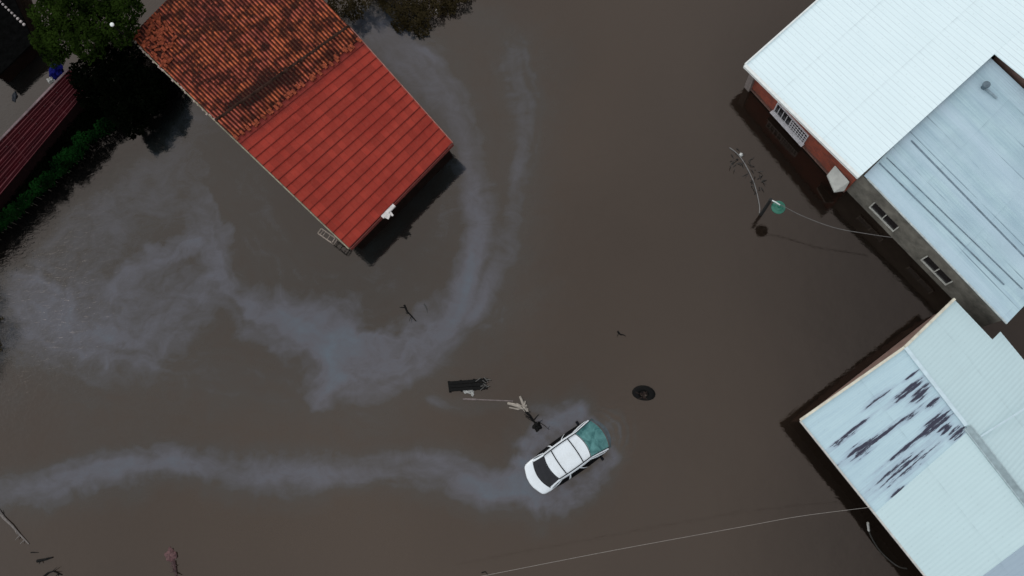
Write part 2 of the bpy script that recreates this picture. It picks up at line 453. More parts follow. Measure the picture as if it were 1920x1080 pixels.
kh = math_(nt, 'MULTIPLY_ADD', k, 0.2, 0.62)
halo = ramp(nt, kh, [(0.40, 0.0), (0.76, 0.6)])
c2 = mix(nt, halo, c, (0.28, 0.33, 0.42))
c2 = mix(nt, msk, c2, (0.028, 0.024, 0.045))
L(nt, c2, b.inputs['Base Color'])
M['mouldsheet'] = _m
M['brick'] = m_brick()
M['trim'] = simple('white_painted_trim', (0.72, 0.74, 0.72), 0.5, 0.08)
M['cream'] = simple('cream_painted_board', (0.60, 0.56, 0.46), 0.7, 0.2, 3)
M['concrete'] = simple('grey_concrete_render', (0.145, 0.134, 0.112), 0.95, 0.5, 1.6, bmp=0.3)
M['pinkrender'] = simple('pinkish_render', (0.18, 0.11, 0.09), 0.95, 0.3, 2.0)
M['darkwall'] = simple('dark_damp_wall', (0.008, 0.004, 0.003), 0.95, 0.4, 2, spec=0.05)  # shade on the walls is put into this near-black colour
M['dark'] = simple('black_glass', (0.008, 0.008, 0.010), 0.15, 0.2)
M['darkred'] = None
M['flash'] = simple('grey_flashing', (0.27, 0.34, 0.36), 0.6, 0.25, 3)
M['flashlight'] = simple('pale_flashing', (0.55, 0.66, 0.71), 0.6, 0.1, 3)
M['moss'] = simple('mossy_mortar', (0.030, 0.014, 0.010), 0.95, 0.8, 2.5, spec=0.1)
M['gutter'] = simple('weathered_fascia', (0.22, 0.19, 0.13), 0.8, 0.5, 4)
M['redtrim'] = simple('dark_red_fascia', (0.12, 0.018, 0.012), 0.7, 0.4, 4)

# ------------------------------------------------------------------ water
def sstroke(X, Y, pts, wds, amp, soft=1.0, flow=False):
    """smooth band along a polyline; pts world xy, wds half widths (m)"""
    out = np.zeros_like(X); D = np.full_like(X, 1e9); Sg = np.zeros_like(X); Al = np.zeros_like(X); acc = 0.0
    for i in range(len(pts) - 1):
        ax, ay = pts[i]; bx, by = pts[i + 1]
        dx, dy = bx - ax, by - ay
        l2 = dx * dx + dy * dy + 1e-9; ln = math.sqrt(l2)
        t = np.clip(((X - ax) * dx + (Y - ay) * dy) / l2, 0, 1)
        d = np.hypot(X - ax - t * dx, Y - ay - t * dy)
        w = wds[i] * (1 - t) + wds[i + 1] * t
        a = amp[i] * (1 - t) + amp[i + 1] * t if isinstance(amp, (list, tuple)) else amp
        q = a * (0.66 * np.exp(-(d / w) ** 2 * soft) + 0.34 * np.exp(-(d / (2.1 * w)) ** 2 * soft))
        out = np.maximum(out, q)
        near = d < D
        D = np.where(near, d, D)
        Sg = np.where(near, ((X - ax) * dy - (Y - ay) * dx) / ln, Sg)
        Al = np.where(near, acc + t * ln, Al)
        acc += ln
    if flow:
        n_ = fbm(Al * 0.22 + 50, Sg * 1.5 + 50, 77, 5)
        n2_ = fbm(Al * 0.5 + 90, Sg * 4.0 + 90, 78, 3)
        out = out * np.clip(0.42 + 0.84 * n_ + 0.34 * n2_, 0, 1.6)
    return out
def wp(l): return [tuple(P(x, y, 0).xy) for x, y in l]

def build_water():
    x0, x1, y0, y1, st = -34.0, 30.0, -14.0, 30.0, 0.085
    xs = np.arange(x0, x1 + st, st); ys = np.arange(y0, y1 + st, st)
    far = np.array([60, 120, 300, 900, 2500.0])
    xs = np.concatenate([-far[::-1], xs, far]); ys = np.concatenate([-far[::-1], ys, far])
    X, Y = np.meshgrid(xs, ys)
    nx, ny = len(xs), len(ys)
    # domain warp
    wx = (fbm(X * 0.35, Y * 0.35, 1) - 0.5) * 3.0 + (fbm(X * 1.5, Y * 1.5, 2) - 0.5) * 0.9
    wy = (fbm(X * 0.35 + 40, Y * 0.35, 3) - 0.5) * 3.0 + (fbm(X * 1.5, Y * 1.5 + 30, 4) - 0.5) * 0.9
    A, B = X + wx, Y + wy
    A2, B2 = X + wx * 0.35, Y + wy * 0.35
    film = np.zeros_like(X)
    S = lambda pts, w, a, soft=1.0, AA=A, BB=B, fl=True: sstroke(AA, BB, wp(pts), w, a, soft, fl)
    # inner arc round the red roofed house and down into the swirl
    film = np.maximum(film, S([(680, 55), (780, 110), (850, 190), (892, 320), (905, 420), (890, 520), (850, 610), (760, 690), (680, 725), (590, 735)],
                              [1.4, 1.7, 1.5, 1.0, 0.9, 0.9, 1.1, 1.2, 1.0, 0.6], [0.45, 0.42, 0.36, 0.42, 0.52, 0.52, 0.5, 0.5, 0.45, 0.3], AA=A2, BB=B2))
    film = np.maximum(film, S([(880, 30), (960, 90), (985, 200), (985, 300), (965, 420), (935, 520), (890, 590)], [1.2, 1.2, 1.2, 1.1, 1.1, 1.1, 1.0], [0.14, 0.26, 0.28, 0.28, 0.3, 0.34, 0.4], AA=A2, BB=B2))
    # blue sheen swirl in the middle
    film = np.maximum(film, S([(330, 280), (370, 380), (410, 480), (470, 560), (550, 600), (620, 640), (640, 700), (600, 745)],
                              [1.6, 1.5, 1.5, 1.5, 1.5, 1.6, 1.4, 1.0], [0.2, 0.32, 0.42, 0.42, 0.62, 0.75, 0.6, 0.4]))
    film = np.maximum(film, S([(620, 640), (700, 690), (760, 670), (830, 600)], [1.6, 1.3, 1.2, 1.0], [0.6, 0.55, 0.5, 0.4]))
    film = np.maximum(film, S([(420, 330), (560, 520), (700, 560), (820, 450), (870, 250), (800, 150)], [2.6, 3.2, 3.2, 2.6, 2.2, 2.0], 0.20, AA=A2, BB=B2))
    film = np.maximum(film, S([(560, 640), (720, 660), (900, 560)], [3.2, 3.0, 2.4], 0.24, AA=A2, BB=B2))
    # wide grey sheen at the left
    film = np.maximum(film, S([(-60, 520), (60, 570), (160, 610), (260, 620), (340, 560), (400, 500)], [3.2, 3.2, 3.0, 2.8, 2.4, 1.8], [0.42, 0.43, 0.45, 0.42, 0.42, 0.4]))
    film = np.maximum(film, S([(200, 560), (280, 480), (360, 430)], [1.4, 1.0, 0.8], [0.4, 0.45, 0.5]))
    film = np.maximum(film, S([(-40, 430), (120, 430), (260, 340), (330, 240)], [4.6, 5.0, 4.8, 3.4], 0.34, AA=A2, BB=B2, fl=False))
    film = np.maximum(film, S([(30, 120), (60, 200), (0, 230)], [2.2, 2.6, 2.6], 0.40, AA=A2, BB=B2))
    film = np.maximum(film, S([(200, 660), (500, 700), (700, 760)], [3.4, 3.2, 2.4], 0.20, AA=A2, BB=B2))
    film = np.maximum(film, S([(840, 110), (930, 200), (1000, 120)], [2.2, 2.0, 2.0], 0.12, AA=A2, BB=B2))
    # long streak at the bottom leading to the car
    film = np.maximum(film, S([(-40, 945), (90, 915), (190, 880), (290, 860), (370, 868), (440, 900), (560, 895), (680, 880), (800, 890), (900, 905), (985, 915), (1040, 930)],
                              [0.9, 0.9, 0.8, 0.9, 0.8, 1.0, 1.0, 1.0, 1.0, 0.9, 0.8, 0.5], [0.4, 0.45, 0.52, 0.52, 0.50, 0.42, 0.45, 0.46, 0.45, 0.52, 0.75, 0.4], AA=X + wx * 0.5, BB=Y + wy * 0.5))
    film = np.maximum(film, S([(120, 830), (300, 810), (420, 840)], [1.5, 1.5, 1.2], 0.14))
    # disturbed water round the car and the floating wreckage
    n3 = fbm(X * 2.2, Y * 2.2, 9)
    halo = S([(1010, 935), (985, 860), (1030, 800), (1080, 765), (1130, 800), (1150, 860), (1110, 900), (1040, 940)], [0.7, 0.7, 0.9, 0.6, 0.5, 0.55, 0.7, 0.6], [0.5, 0.45, 0.42, 0.4, 0.25, 0.3, 0.35, 0.4], AA=A2, BB=B2)
    film = np.maximum(film, halo * (0.55 + 1.4 * n3))
    film = np.maximum(film, S([(815, 745), (870, 755), (960, 752), (1020, 765), (1060, 790)], [0.4, 0.35, 0.3, 0.5, 0.6], [0.3, 0.2, 0.15, 0.35, 0.4], AA=A2, BB=B2))
    cc = P(1066, 862, 0); dxc = X - cc.x; dyc = Y - cc.y
    ra = np.hypot((dxc * .818 + dyc * .575) / 1.7, (-dxc * .575 + dyc * .818))
    arcs = np.exp(-((ra - 1.5) / .55) ** 2) * (0.5 + 0.5 * np.sin(ra * 21 + 3 * (fbm(X * .8, Y * .8, 41) - .5) * 6)) * np.clip(fbm(X * .7, Y * .7, 43) * 2.6 - .75, 0, 1)
    film = np.maximum(film, 0.34 * arcs)
    n4 = fbm(X * 0.9, Y * 0.9, 21)
    film = film * (0.80 + 0.40 * n4)
    edge_ = S([(-40, 515), (60, 425), (140, 335), (210, 265), (270, 225), (310, 170)], [1.0, 1.0, 1.0, 1.3, 1.5, 1.3], 1.0, AA=A2, BB=B2, fl=False)  # mask that paints the dark hedge and tree reflection into the water colour
    film *= 1 - 0.85 * np.clip(edge_ * 1.3, 0, 1)
    film *= 1 - 0.8 * S([(40, 60), (60, 130), (40, 200), (-20, 250)], [2.0, 2.2, 2.4, 2.4], 1.0, AA=X, BB=Y, fl=False)
    # mud content, also lowered to paint shade : 0 clear dark, 0.5 usual, 1 rich brown
    mud_shade = 0.56 + (fbm(X * 0.12, Y * 0.12, 31) - 0.5) * 0.35
    mud_shade += S([(1120, 40), (1150, 300), (1120, 560), (1320, 780), (1300, 1000)], [4, 4, 4, 4, 4], 0.10, AA=A2, BB=B2, fl=False)
    mud_shade += S([(120, 1050), (500, 1020), (850, 1060)], [4, 4, 4], 0.16, AA=A2, BB=B2, fl=False)
    mud_shade += S([(160, 760), (420, 790)], [3, 3], 0.12, AA=A2, BB=B2, fl=False)
    mud_shade -= S([(1560, 180), (1480, 300), (1640, 520), (1620, 660), (1520, 820), (1560, 1000)], [2.6, 2.2, 3.2, 3.2, 1.6, 2.4], [0.2, 0.2, 0.33, 0.33, 0.2, 0.3], AA=A2, BB=B2, fl=False)  # water colour darkened for the shading between the right-hand buildings
    mud_shade -= S([(480, 420), (620, 520), (760, 480), (830, 380)], [2.2, 2.4, 2.4, 1.8], 0.26, AA=A2, BB=B2, fl=False)
    mud_shade -= S([(400, 300), (300, 230), (180, 420)], [2.2, 2.2, 2.6], 0.22, AA=A2, BB=B2, fl=False)
    mud_shade -= S([(30, 110), (60, 200), (0, 240)], [2.6, 2.6, 2.6], 0.5, AA=A2, BB=B2, fl=False)  # yard water darkened in colour for the trees reflected there
    mud_shade -= S([(0, 1075), (140, 1080), (250, 1100)], [1.0, 1.0, 1.0], 0.1)
    mud_shade += S([(1148, 790), (1158, 830), (1150, 865)], [0.35, 0.4, 0.3], 0.5, AA=A2, BB=B2, fl=False)
    mud_shade -= 0.5 * np.clip(edge_ * 1.3, 0, 1)  # hedge and tree reflection painted in as darker water
    mud_shade = np.clip(mud_shade, 0, 1)
    rip = 0.03 + S([(-50, 480), (60, 520), (120, 620), (20, 700)], [4.0, 4.0, 3.5, 3.0], 1.0, AA=A2, BB=B2, fl=False)
    rip = np.maximum(rip, S([(-20, 470), (150, 310), (260, 210), (330, 240)], [2.5, 2.5, 2.0, 1.0], [0.4, 0.3, 0.1, 0.05], AA=A2, BB=B2, fl=False))
    rip = np.maximum(rip, S([(620, 30), (900, 80)], [2.0, 2.0], 0.22, AA=A2, BB=B2, fl=False))
    rip = np.maximum(rip, halo * 0.9) + 0.25 * arcs
    rip = np.maximum(rip, S([(-40, 600), (30, 650)], [2, 2], 0.8, AA=A2, BB=B2, fl=False))
    co = np.stack([X.ravel(), Y.ravel(), np.zeros(nx * ny)], 1).astype(np.float32)
    ii = (np.arange(ny - 1)[:, None] * nx + np.arange(nx - 1)[None, :]).ravel()
    fa = np.stack([ii, ii + 1, ii + nx + 1, ii + nx], 1).astype(np.int32)
    me = bpy.data.meshes.new('water')
    me.vertices.add(nx * ny); me.vertices.foreach_set('co', co.ravel())
    me.loops.add(len(fa) * 4); me.loops.foreach_set('vertex_index', fa.ravel())
    me.polygons.add(len(fa)); me.polygons.foreach_set('loop_start', np.arange(len(fa), dtype=np.int32) * 4)
    me.polygons.foreach_set('loop_total', np.full(len(fa), 4, dtype=np.int32))
    me.update(calc_edges=True)
    for nm, a in (('film', film), ('mud', mud_shade), ('ripple', rip)):
        at = me.attributes.new(nm, 'FLOAT', 'POINT')
        at.data.foreach_set('value', a.ravel().astype(np.float32))
    me.materials.append(M['water'])
    o = bpy.data.objects.new('water', me); C.objects.link(o)
    tag(o, 'brown flood water with pale swirling sheen', None, None, 'structure')
build_water()
g = MB(); g.box((0, 0, -3.0), (6000, 6000, 0.5))
tag(g.ob('ground', simple('drowned_ground', (0.08, 0.06, 0.045), 0.95)), kind='structure')

# ------------------------------------------------------------------ roof sheets
def sheet(name, a, b, c, d, mt, parent, prof=None, nu=60, nv=2, thick=0.05, uv0=(0, 0), vstep=None, jit=0.0):
    """a->b runs across the ribs, a->d down the slope (c opposite a). prof(um, vm, fv)->height in m"""
    a, b, c, d = map(Vector, (a, b, c, d))
    wu = ((b - a).length + (c - d).length) / 2; wv = ((d - a).length + (c - b).length) / 2
    n = (b - a).cross(d - a).normalized()
    if n.z < 0: n = -n
    vs = []; uv = []
    vals = [(i / nv, i / nv) for i in range(nv + 1)]
    if vstep:   # doubled rows to make real steps
        vals = []
        for s in range(vstep):
            vals += [((s + 0.001) / vstep, s + 0.001), ((s + 0.5) / vstep, s + 0.5), ((s + 0.985) / vstep, s + 0.985)]
        vals.append((1.0, vstep - 0.001))
    for (tv, vv) in vals:
        for i in range(nu + 1):
            tu = i / nu
            p = a.lerp(b, tu).lerp(d.lerp(c, tu), tv)
            h = prof(tu * wu, tv * wv, vv % 1.0 if vstep else 0) if prof else 0
            if jit: h += random.uniform(-jit, jit)
            vs.append(p + n * h)
            uv.append((uv0[0] + tu * wu, (uv0[1] + (vv if vstep else tv * wv))))
    R = len(vals); K = nu + 1
    fs = [(r * K + i, r * K + i + 1, (r + 1) * K + i + 1, (r + 1) * K + i) for r in range(R - 1) for i in range(nu)]
    top = len(vs)
    # underside: border ring dropped
    ring = [i for i in range(K)] + [r * K + nu for r in range(1, R)] + [(R - 1) * K + i for i in range(nu - 1, -1, -1)] + [r * K for r in range(R - 2, 0, -1)]
    for i in ring:
        vs.append(vs[i] - n * thick); uv.append(uv[i])
    m = len(ring)
    for i in range(m):
        j = (i + 1) % m
        fs.append((ring[i], top + i, top + j, ring[j]))
    fs.append(tuple(top + i for i in range(m)))
    o = obj(name, vs, fs, mt, parent, uv=uv)
    o.data.validate()
    return o
def rib(pitch, h, w=0.2):
    def f(u, v, s):
        k = (u / pitch) % 1.0
        dd = min(k, 1 - k)
        return h * max(0.0, 1 - dd / w) ** 0.7 if dd < w else 0.0
    return f
def wave(pitch, amp):
    return lambda u, v, s: amp * sin(2 * pi * u / pitch)

def inset(poly, d):
    """shrink a convex polygon (list of Vector) by d per edge (number or list)"""
    n = len(poly); ds = d if isinstance(d, (list, tuple)) else [d] * n
    c = sum((Vector(p.xy) for p in poly), Vector((0, 0))) / n
    lines = []
    for i in range(n):
        a = Vector(poly[i].xy); b = Vector(poly[(i + 1) % n].xy)
        t = (b - a).normalized(); nn = Vector((-t.y, t.x))
        if (c - a).dot(nn) < 0: nn = -nn
        lines.append((a + nn * ds[i], t))
    out = []
    for i in range(n):
        (p, t), (q, s) = lines[i - 1], lines[i]
        den = t.x * s.y - t.y * s.x
        k = ((q.x - p.x) * s.y - (q.y - p.y) * s.x) / den
        w = p + t * k
        out.append(Vector((w.x, w.y, 0)))
    return out
def walls(name, poly, ztops, mt, parent, uvs=True):
    vs = []; fs = []; uv = []
    n = len(poly)
    for i in range(n):
        j = (i + 1) % n; a = poly[i]; b = poly[j]; l = (b - a).length; k = len(vs)
        vs += [Vector((a.x, a.y, -1.6)), Vector((b.x, b.y, -1.6)), Vector((b.x, b.y, ztops[j])), Vector((a.x, a.y, ztops[i]))]
        uv += [(0, -1.6), (l, -1.6), (l, ztops[j]), (0, ztops[i])]
        fs.append((k, k + 1, k + 2, k + 3))
    k = len(vs)
    vs += [Vector((p.x, p.y, z)) for p, z in zip(poly, ztops)]; uv += [(p.x, p.y) for p in poly]
    fs.append(tuple(range(k, k + n)))
    return obj(name, vs, fs, mt, parent, uv=uv)

# ------------------------------------------------------------------ red roofed house (left)
def red_house():
    ze, zr = 1.72, 2.75
    Wc = P(245, 70, ze); Rl = P(405, 226, zr); S = P(655, 465, ze); E = P(848, 268, ze); Rr = P(654, 50, zr); Nn = P(463, -148, ze)
    base = (Wc + E) / 2; base.z = 0
    t = thing('house', base, 'house with mossy clay tiles on one roof slope and new red sheets on the other', 'house')
    poly = inset([Wc, S, E, Nn], [0.30, 0.22, 0.25, 0.25])
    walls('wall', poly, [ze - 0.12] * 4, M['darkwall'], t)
    # gables
    g = MB()
    m1 = (poly[0] + poly[1]) / 2; m2 = (poly[2] + poly[3]) / 2
    for (a, b, R_) in ((poly[0], poly[1], Rl), (poly[3], poly[2], Rr)):
        A = Vector((a.x, a.y, ze - 0.13)); B = Vector((b.x, b.y, ze - 0.13))
        tt = max(0.1, min(0.9, ((R_ - A).xy.dot((B - A).xy)) / (B - A).xy.length_squared))
        mm = A.lerp(B, tt); top = Vector((mm.x, mm.y, zr - 0.2))
        nrm = Vector(((B - A).y, -(B - A).x, 0)).normalized() * 0.08
        g.add([A + nrm, B + nrm, top + nrm, A - nrm, B - nrm, top - nrm], [(0, 1, 2), (5, 4, 3), (0, 2, 5, 3), (1, 4, 5, 2)])
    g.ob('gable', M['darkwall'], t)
    # new sheets: from split line down to SE eave ; strip of old tiles above it
    k = 0.13
    A = Rl.lerp(S, k); B = Rr.lerp(E, k * 0.72)
    def newprof(u, v, s):
        return 0.0015 * sin(2 * pi * u / 0.22) + 0.04 * s
    sheet('roof', A, B, E, S, M['redmetal'], t, newprof, nu=240, vstep=15, thick=0.04)
    def clay(u, v, s):
        k_ = (u / 0.19) % 1.0
        return 0.05 * math.sqrt(max(0, sin(pi * k_))) + 0.03 * ((v / 0.34) % 1.0)
    A2 = Rl.lerp(S, k + 0.02) + Vector((0, 0, 0.03)); B2 = Rr.lerp(E, k * 0.72 + 0.02) + Vector((0, 0, 0.03))
    o = sheet('old_tile_strip', Rl, Rr, B2, A2, M['clay'], t, clay, nu=360, nv=16, thick=0.06, jit=0.006)
    o2 = sheet('old_tile_slope', Rl + Vector((0, 0, 0.004)), Rr + Vector((0, 0, 0.004)), Nn, Wc, M['clay'], t, clay, nu=400, nv=78, thick=0.06, uv0=(0.6, 0), jit=0.007)
    # ridge tiles
    L_ = (Rr - Rl).length; n_ = int(L_ / 0.38)
    for i in range(n_):
        g = MB()
        a = Rl.lerp(Rr, i / n_); b = Rl.lerp(Rr, (i + 1.08) / n_)
        off = Vector((random.uniform(-.02, .02), random.uniform(-.02, .02), 0.03))
        g.tube([a + off - Vector((0, 0, .05)), b + off - Vector((0, 0, 0.04))], [0.12, 0.10], 10); g.ob('ridge_tile', M['moss'], t)
    # edge trims
    def trim(nm, pts, w, h, mt, dz=-0.05):
        g = MB()
        for a, b in zip(pts[:-1], pts[1:]):
            g.beam(a + Vector((0, 0, dz)), b + Vector((0, 0, dz)), w, h)
        return g.ob(nm, mt, t)
    out = (Wc - Nn).normalized()
    dl = (S - E).normalized()
    trim('verge_board', [Wc + dl * .05, Rl + dl * 0.05, S + dl * 0.05], 0.06, 0.16, M['gutter'])
    trim('verge_board', [Rr - dl * 0.03, E - dl * 0.03], 0.05, 0.10, simple('worn_red_edge', (0.30, 0.11, 0.085), 0.7, 0.4, 5))
    ds = (S - Rl).normalized(); ds.z = 0
    trim('fascia', [S + ds * 0.06, E + ds * 0.04], 0.05, 0.22, M['redtrim'], -0.12)
    # ragged pale mortar along the left verge
    mm_ = simple('pale_mortar', (0.30, 0.23, 0.20), 0.9, 0.4, 6)
    for i in range(40):
        q = random.uniform(0, 1); p = Wc.lerp(Rl, q); g = MB()
        g.box(p + dl * random.uniform(-.02, .1) + Vector((0, 0, random.uniform(-.02, .06))), (random.uniform(.08, .22), random.uniform(.04, .09), .05), radians(-44) + random.uniform(-.3, .3))
        g.ob('mortar_patch', mm_, t)
    # broken patch of slipped tiles near west corner
    ds0 = (S - Rl).normalized()
    lm_ = simple('loose_clay_tiles', (0.20, 0.045, 0.022), 0.95, 0.8, 5.5, spec=.1)
    for i in range(56):
        g = MB(); q = P(random.uniform(262, 365), random.uniform(72, 150), 0)
        s_ = random.uniform(0.02, 0.42); r_ = random.uniform(0.03, 0.26)
        p = Wc.lerp(Rl, s_ * 0.95).lerp(Nn.lerp(Rr, s_ * 0.95), r_ * (0.55 if s_ > 0.3 else 0.8)) + Vector((0, 0, 0.09 + random.uniform(0, .03)))
        a = radians(random.choice([-44, 46, 20, -70]) + random.uniform(-18, 18))
        Mx = Matrix.Rotation(a, 3, 'Z') @ Matrix.Rotation(random.uniform(-.15, .15), 3, 'X') @ Matrix.Rotation(random.uniform(-.2, .2), 3, 'Y')
        # half-round tile
        vs = []; 
        for e in (-0.19, 0.19):
            for k_ in range(7):
                th = pi * k_ / 6
                vs.append(p + Mx @ Vector((e, 0.085 * cos(th), 0.05 * sin(th) - 0.01)))
        fs = [(k_, k_ + 1, k_ + 8, k_ + 7) for k_ in range(6)]
        g.add(vs, fs); g.ob('slipped_tile', lm_, t)
    # uneven tile ends where the old strip meets the new sheets
    for i in range(26):
        q = (i + random.random()) / 26; p = A2.lerp(B2, q) + ds0 * random.uniform(-.05, .12) + Vector((0, 0, .06))
        g = MB(); Mx = Matrix.Rotation(math.atan2(ds0.y, ds0.x) + random.uniform(-.12, .12), 3, 'Z'); vs = []
        for e in (-0.17, 0.17):
            for k_ in range(7):
                th = pi * k_ / 6; vs.append(p + Mx @ Vector((e, 0.085 * cos(th), 0.05 * sin(th) - 0.01)))
        g.add(vs, [(k_, k_ + 1, k_ + 8, k_ + 7) for k_ in range(6)]); g.ob('edge_tile', lm_, t)
    # white lamp bracket box on SE eave
    c = S.lerp(E, 0.36) + ds * 0.10; c.z = ze - 0.03
    g = MB(); rz = math.atan2((E - S).y, (E - S).x)
    g.box(c, (0.85, 0.20, 0.10), rz)
    g.box(c + ds * 0.16 - (E - S).normalized() * 0.18, (0.30, 0.22, 0.08), rz + 0.3)
    g.box(c + ds * 0.18 + (E - S).normalized() * 0.02, (0.10, 0.34, 0.05), rz - 0.2)
    g.ob('white_flue_cover', simple('chipped_white_tin', (0.55, 0.50, 0.48), 0.5, 0.3, 4), t, bevel=0.015)
    # small wire frame cage at left verge near S corner
    q0 = P(600, 432, 1.25); q1 = P(626, 450, 1.25)
    dr = (q1 - q0).normalized(); pr = Vector((-dr.y, dr.x, 0))
    if pr.dot(dl) < 0: pr = -pr
    g = MB()
    e0, e1 = q0 + pr * 0.18, q1 + pr * 0.18; i0, i1 = q0 - pr * 0.12, q1 - pr * 0.12
    for z in (0, -0.3):
        zz = Vector((0, 0, z))
        for a, b in ((e0, e1), (e1, i1), (i1, i0), (i0, e0)): g.beam(a + zz, b + zz, 0.05, 0.05)
    for a in (e0, e1, i0, i1): g.beam(a, a + Vector((0, 0, -0.3)), 0.04, 0.04)
    for s_ in (0.33, 0.66): g.beam(e0.lerp(e1, s_), i0.lerp(i1, s_), 0.03, 0.03)
    g.ob('meter_cage', simple('rusty_cream_metal', (0.28, 0.22, 0.18), 0.7, 0.4, 8), t)
red_house()

# ------------------------------------------------------------------ windows helper
def wall_frame(A, B, p0, p1, zpad=0):
    pass

def window(parent, A, B, px0, px1, ztop, zbot, fm, out=0.04, mull=1, lattice=False, sash=True):
    """window in wall plane A-B between photo points px0, px1 (only used for the position along the wall)"""
    q0 = Pw(px0[0], px0[1], A, B); q1 = Pw(px1[0], px1[1], A, B)
    n = Vector(((B - A).y, -(B - A).x, 0)).normalized()
    if n.dot(Vector((0, 0, 0)) - Vector(((A.x + B.x) / 2, (A.y + B.y) / 2, 0))) < 0: n = -n
    a = Vector((q0.x, q0.y, 0)); b = Vector((q1.x, q1.y, 0)); t = (b - a).normalized()
    w = (b - a).length; rz = math.atan2(t.y, t.x); mid = (a + b) / 2
    zc = (ztop + zbot) / 2; h = ztop - zbot
    g = MB(); th = 0.055
    g.box(mid + n * out / 2 + Vector((0, 0, zbot)), (w + th, 0.09 + out, th), rz)
    if sash: g.box(mid + n * out / 2 + Vector((0, 0, ztop)), (w + th, 0.05 + out, th), rz)
    for q in (a, b): g.box(q + n * out / 2 + Vector((0, 0, zc)), (th, 0.06 + out, h - th), rz)
    for i in range(mull): g.box(a.lerp(b, (i + 1) / (mull + 1)) + n * out / 2 + Vector((0, 0, zc)), (0.045, 0.05 + out, h - th), rz)
    f = g.ob('window', fm, parent)
    g = MB(); g.box(mid + n * 0.012 + Vector((0, 0, zc)), (w - th, 0.02, h - th), rz)
    g.ob('pane', M['dark'], f)
    if sash:
        g = MB(); g.box(mid + n * (out + 0.08) + Vector((0, 0, zbot - 0.06)), (w + 0.16, 0.20, 0.05), rz)
        g.ob('sill', fm, f)
    if lattice:
        g = MB()
        for x in [.12, .25, .37] + [.5 + .5 * i / 7 for i in range(7)]:
            g.box(a.lerp(b, x) + n * (out + 0.07) + Vector((0, 0, zc)), (0.03, 0.025, h), rz)
        for z in (0.15, 0.4, 0.65, 0.9):
            lo = 0.5 if z > 0.2 else 0.0
            g.box(a.lerp(b, (lo + 1) / 2) + n * (out + 0.09) + Vector((0, 0, zbot + h * z)), (w * (1 - lo), 0.02, 0.035), rz)
        g.ob('security_grille', fm, f)
    return f

# ------------------------------------------------------------------ brick house with white roof
def white_house():
    z0, z1 = 1.95, 2.75
    a = P(1398, 122, z0); b_ = P(1612, 331, z1); c = P(1865, 101, z1)
    along = (b_ - a); across = (c - b_)
    d = a + across * 1.0
    a2, d2 = a, a + across * 2.1
    b2, c2 = b_, b_ + across * 2.1
    base = (a2 + c2) / 2; base.z = 0
    t = thing('house', base, 'brick house under the large bright white ribbed roof', 'house')
    r = rib(0.27, 0.010, 0.12)
    sheet('roof', a2, d2, c2, b2, M['whitesheet'], t, r, nu=int(across.length * 2.1 / 0.0338), nv=2, thick=0.05)
    # second sheet run beyond the grey roof
    e0 = c + along.normalized() * 0.003; e1 = c + along * 0.75
    sheet('roof_extension', e0 , c2 + along.normalized() * 0.003, c2 + along * 0.75, e1, M['whitesheet'], t, r, nu=int(across.length * 1.1 / 0.0338), nv=2, thick=0.05, uv0=(across.length, 0))
    n = -across.normalized()
    g = MB(); g.beam(a + n * 0.06 + Vector((0, 0, .0)), b_ + n * 0.06 + Vector((0, 0, .0)), 0.16, 0.16)
    g.ob('barge_board', M['trim'], t)
    g = MB(); g.beam(a - along.normalized() * .04, d2 - along.normalized() * 0.04, 0.08, 0.12); g.ob('eave_gutter', M['trim'], t)
    al = Vector((along.x, along.y, 0)).normalized(); ac = Vector((across.x, across.y, 0)).normalized()
    poly = [a + al * 0.35 + ac * 0.30, b_ + ac * 0.30 - al * 0.05, c2 - al * .05, d2 + al * 0.35]
    poly = [Vector((p.x, p.y, 0)) for p in poly]
    walls('wall', poly, [z0 - 0.06, z1 - 0.1, z1 - 0.1, z0 - 0.06], M['brick'], t)
    A, B = poly[0], poly[1]
    # annex wall below the roof extension
    p2 = [c + ac * 0.3 + al * 0.1, c + ac * 0.3 + al * along.length * 0.7, c2 + al * along.length * 0.7, c2 + al * 0.1]
    walls('extension_wall', [Vector((p.x, p.y, 0)) for p in p2], [z1 - 0.1, z1 + .35, z1 + .35, z1 - 0.1], M['pinkrender'], t)
    # corner pilaster
    g = MB(); rz = math.atan2(al.y, al.x)
    g.box(A + al * 0.12 - ac * 0.06 + Vector((0, 0, 0.1)), (0.34, 0.2, 3.2), rz); g.ob('corner_pier', simple('pier_render', (0.16, 0.13, 0.12), 0.9, 0.3), t)
    window(t, A, B, (1450, 212), (1506, 270), 1.25, 0.42, simple('grey_white_window_frame', (0.50, 0.48, 0.50), 0.5, 0.2), lattice=True, mull=1)
    g = MB(); g.beam(A - ac * 0.03 + Vector((0, 0, 0.12)), B - ac * 0.03 + Vector((0, 0, 0.12)), 0.05, 0.10); g.ob('plinth_band', simple('pier_band', (0.13, 0.07, 0.055), 0.9, 0.4), t)
    # white porch canopy standing out of the wall near the south end
    pts = [P(x, y, z) for x, y, z in ((1566, 310, 1.25), (1593, 341, 1.25), (1584, 357, 0.85), (1565, 360, 0.8), (1551, 328, 0.9))]
    g = MB()
    lo = [p + Vector((0, 0, -0.12)) for p in pts]
    g.add(pts + lo, [(0, 1, 2, 3, 4), (9, 8, 7, 6, 5)] + [(i, i + 5, (i + 1) % 5 + 5, (i + 1) % 5) for i in range(5)])
    g.ob('porch_canopy', simple('canopy_white', (0.42, 0.42, 0.39), 0.6, 0.15, 3), t, bevel=0.02)
white_house()

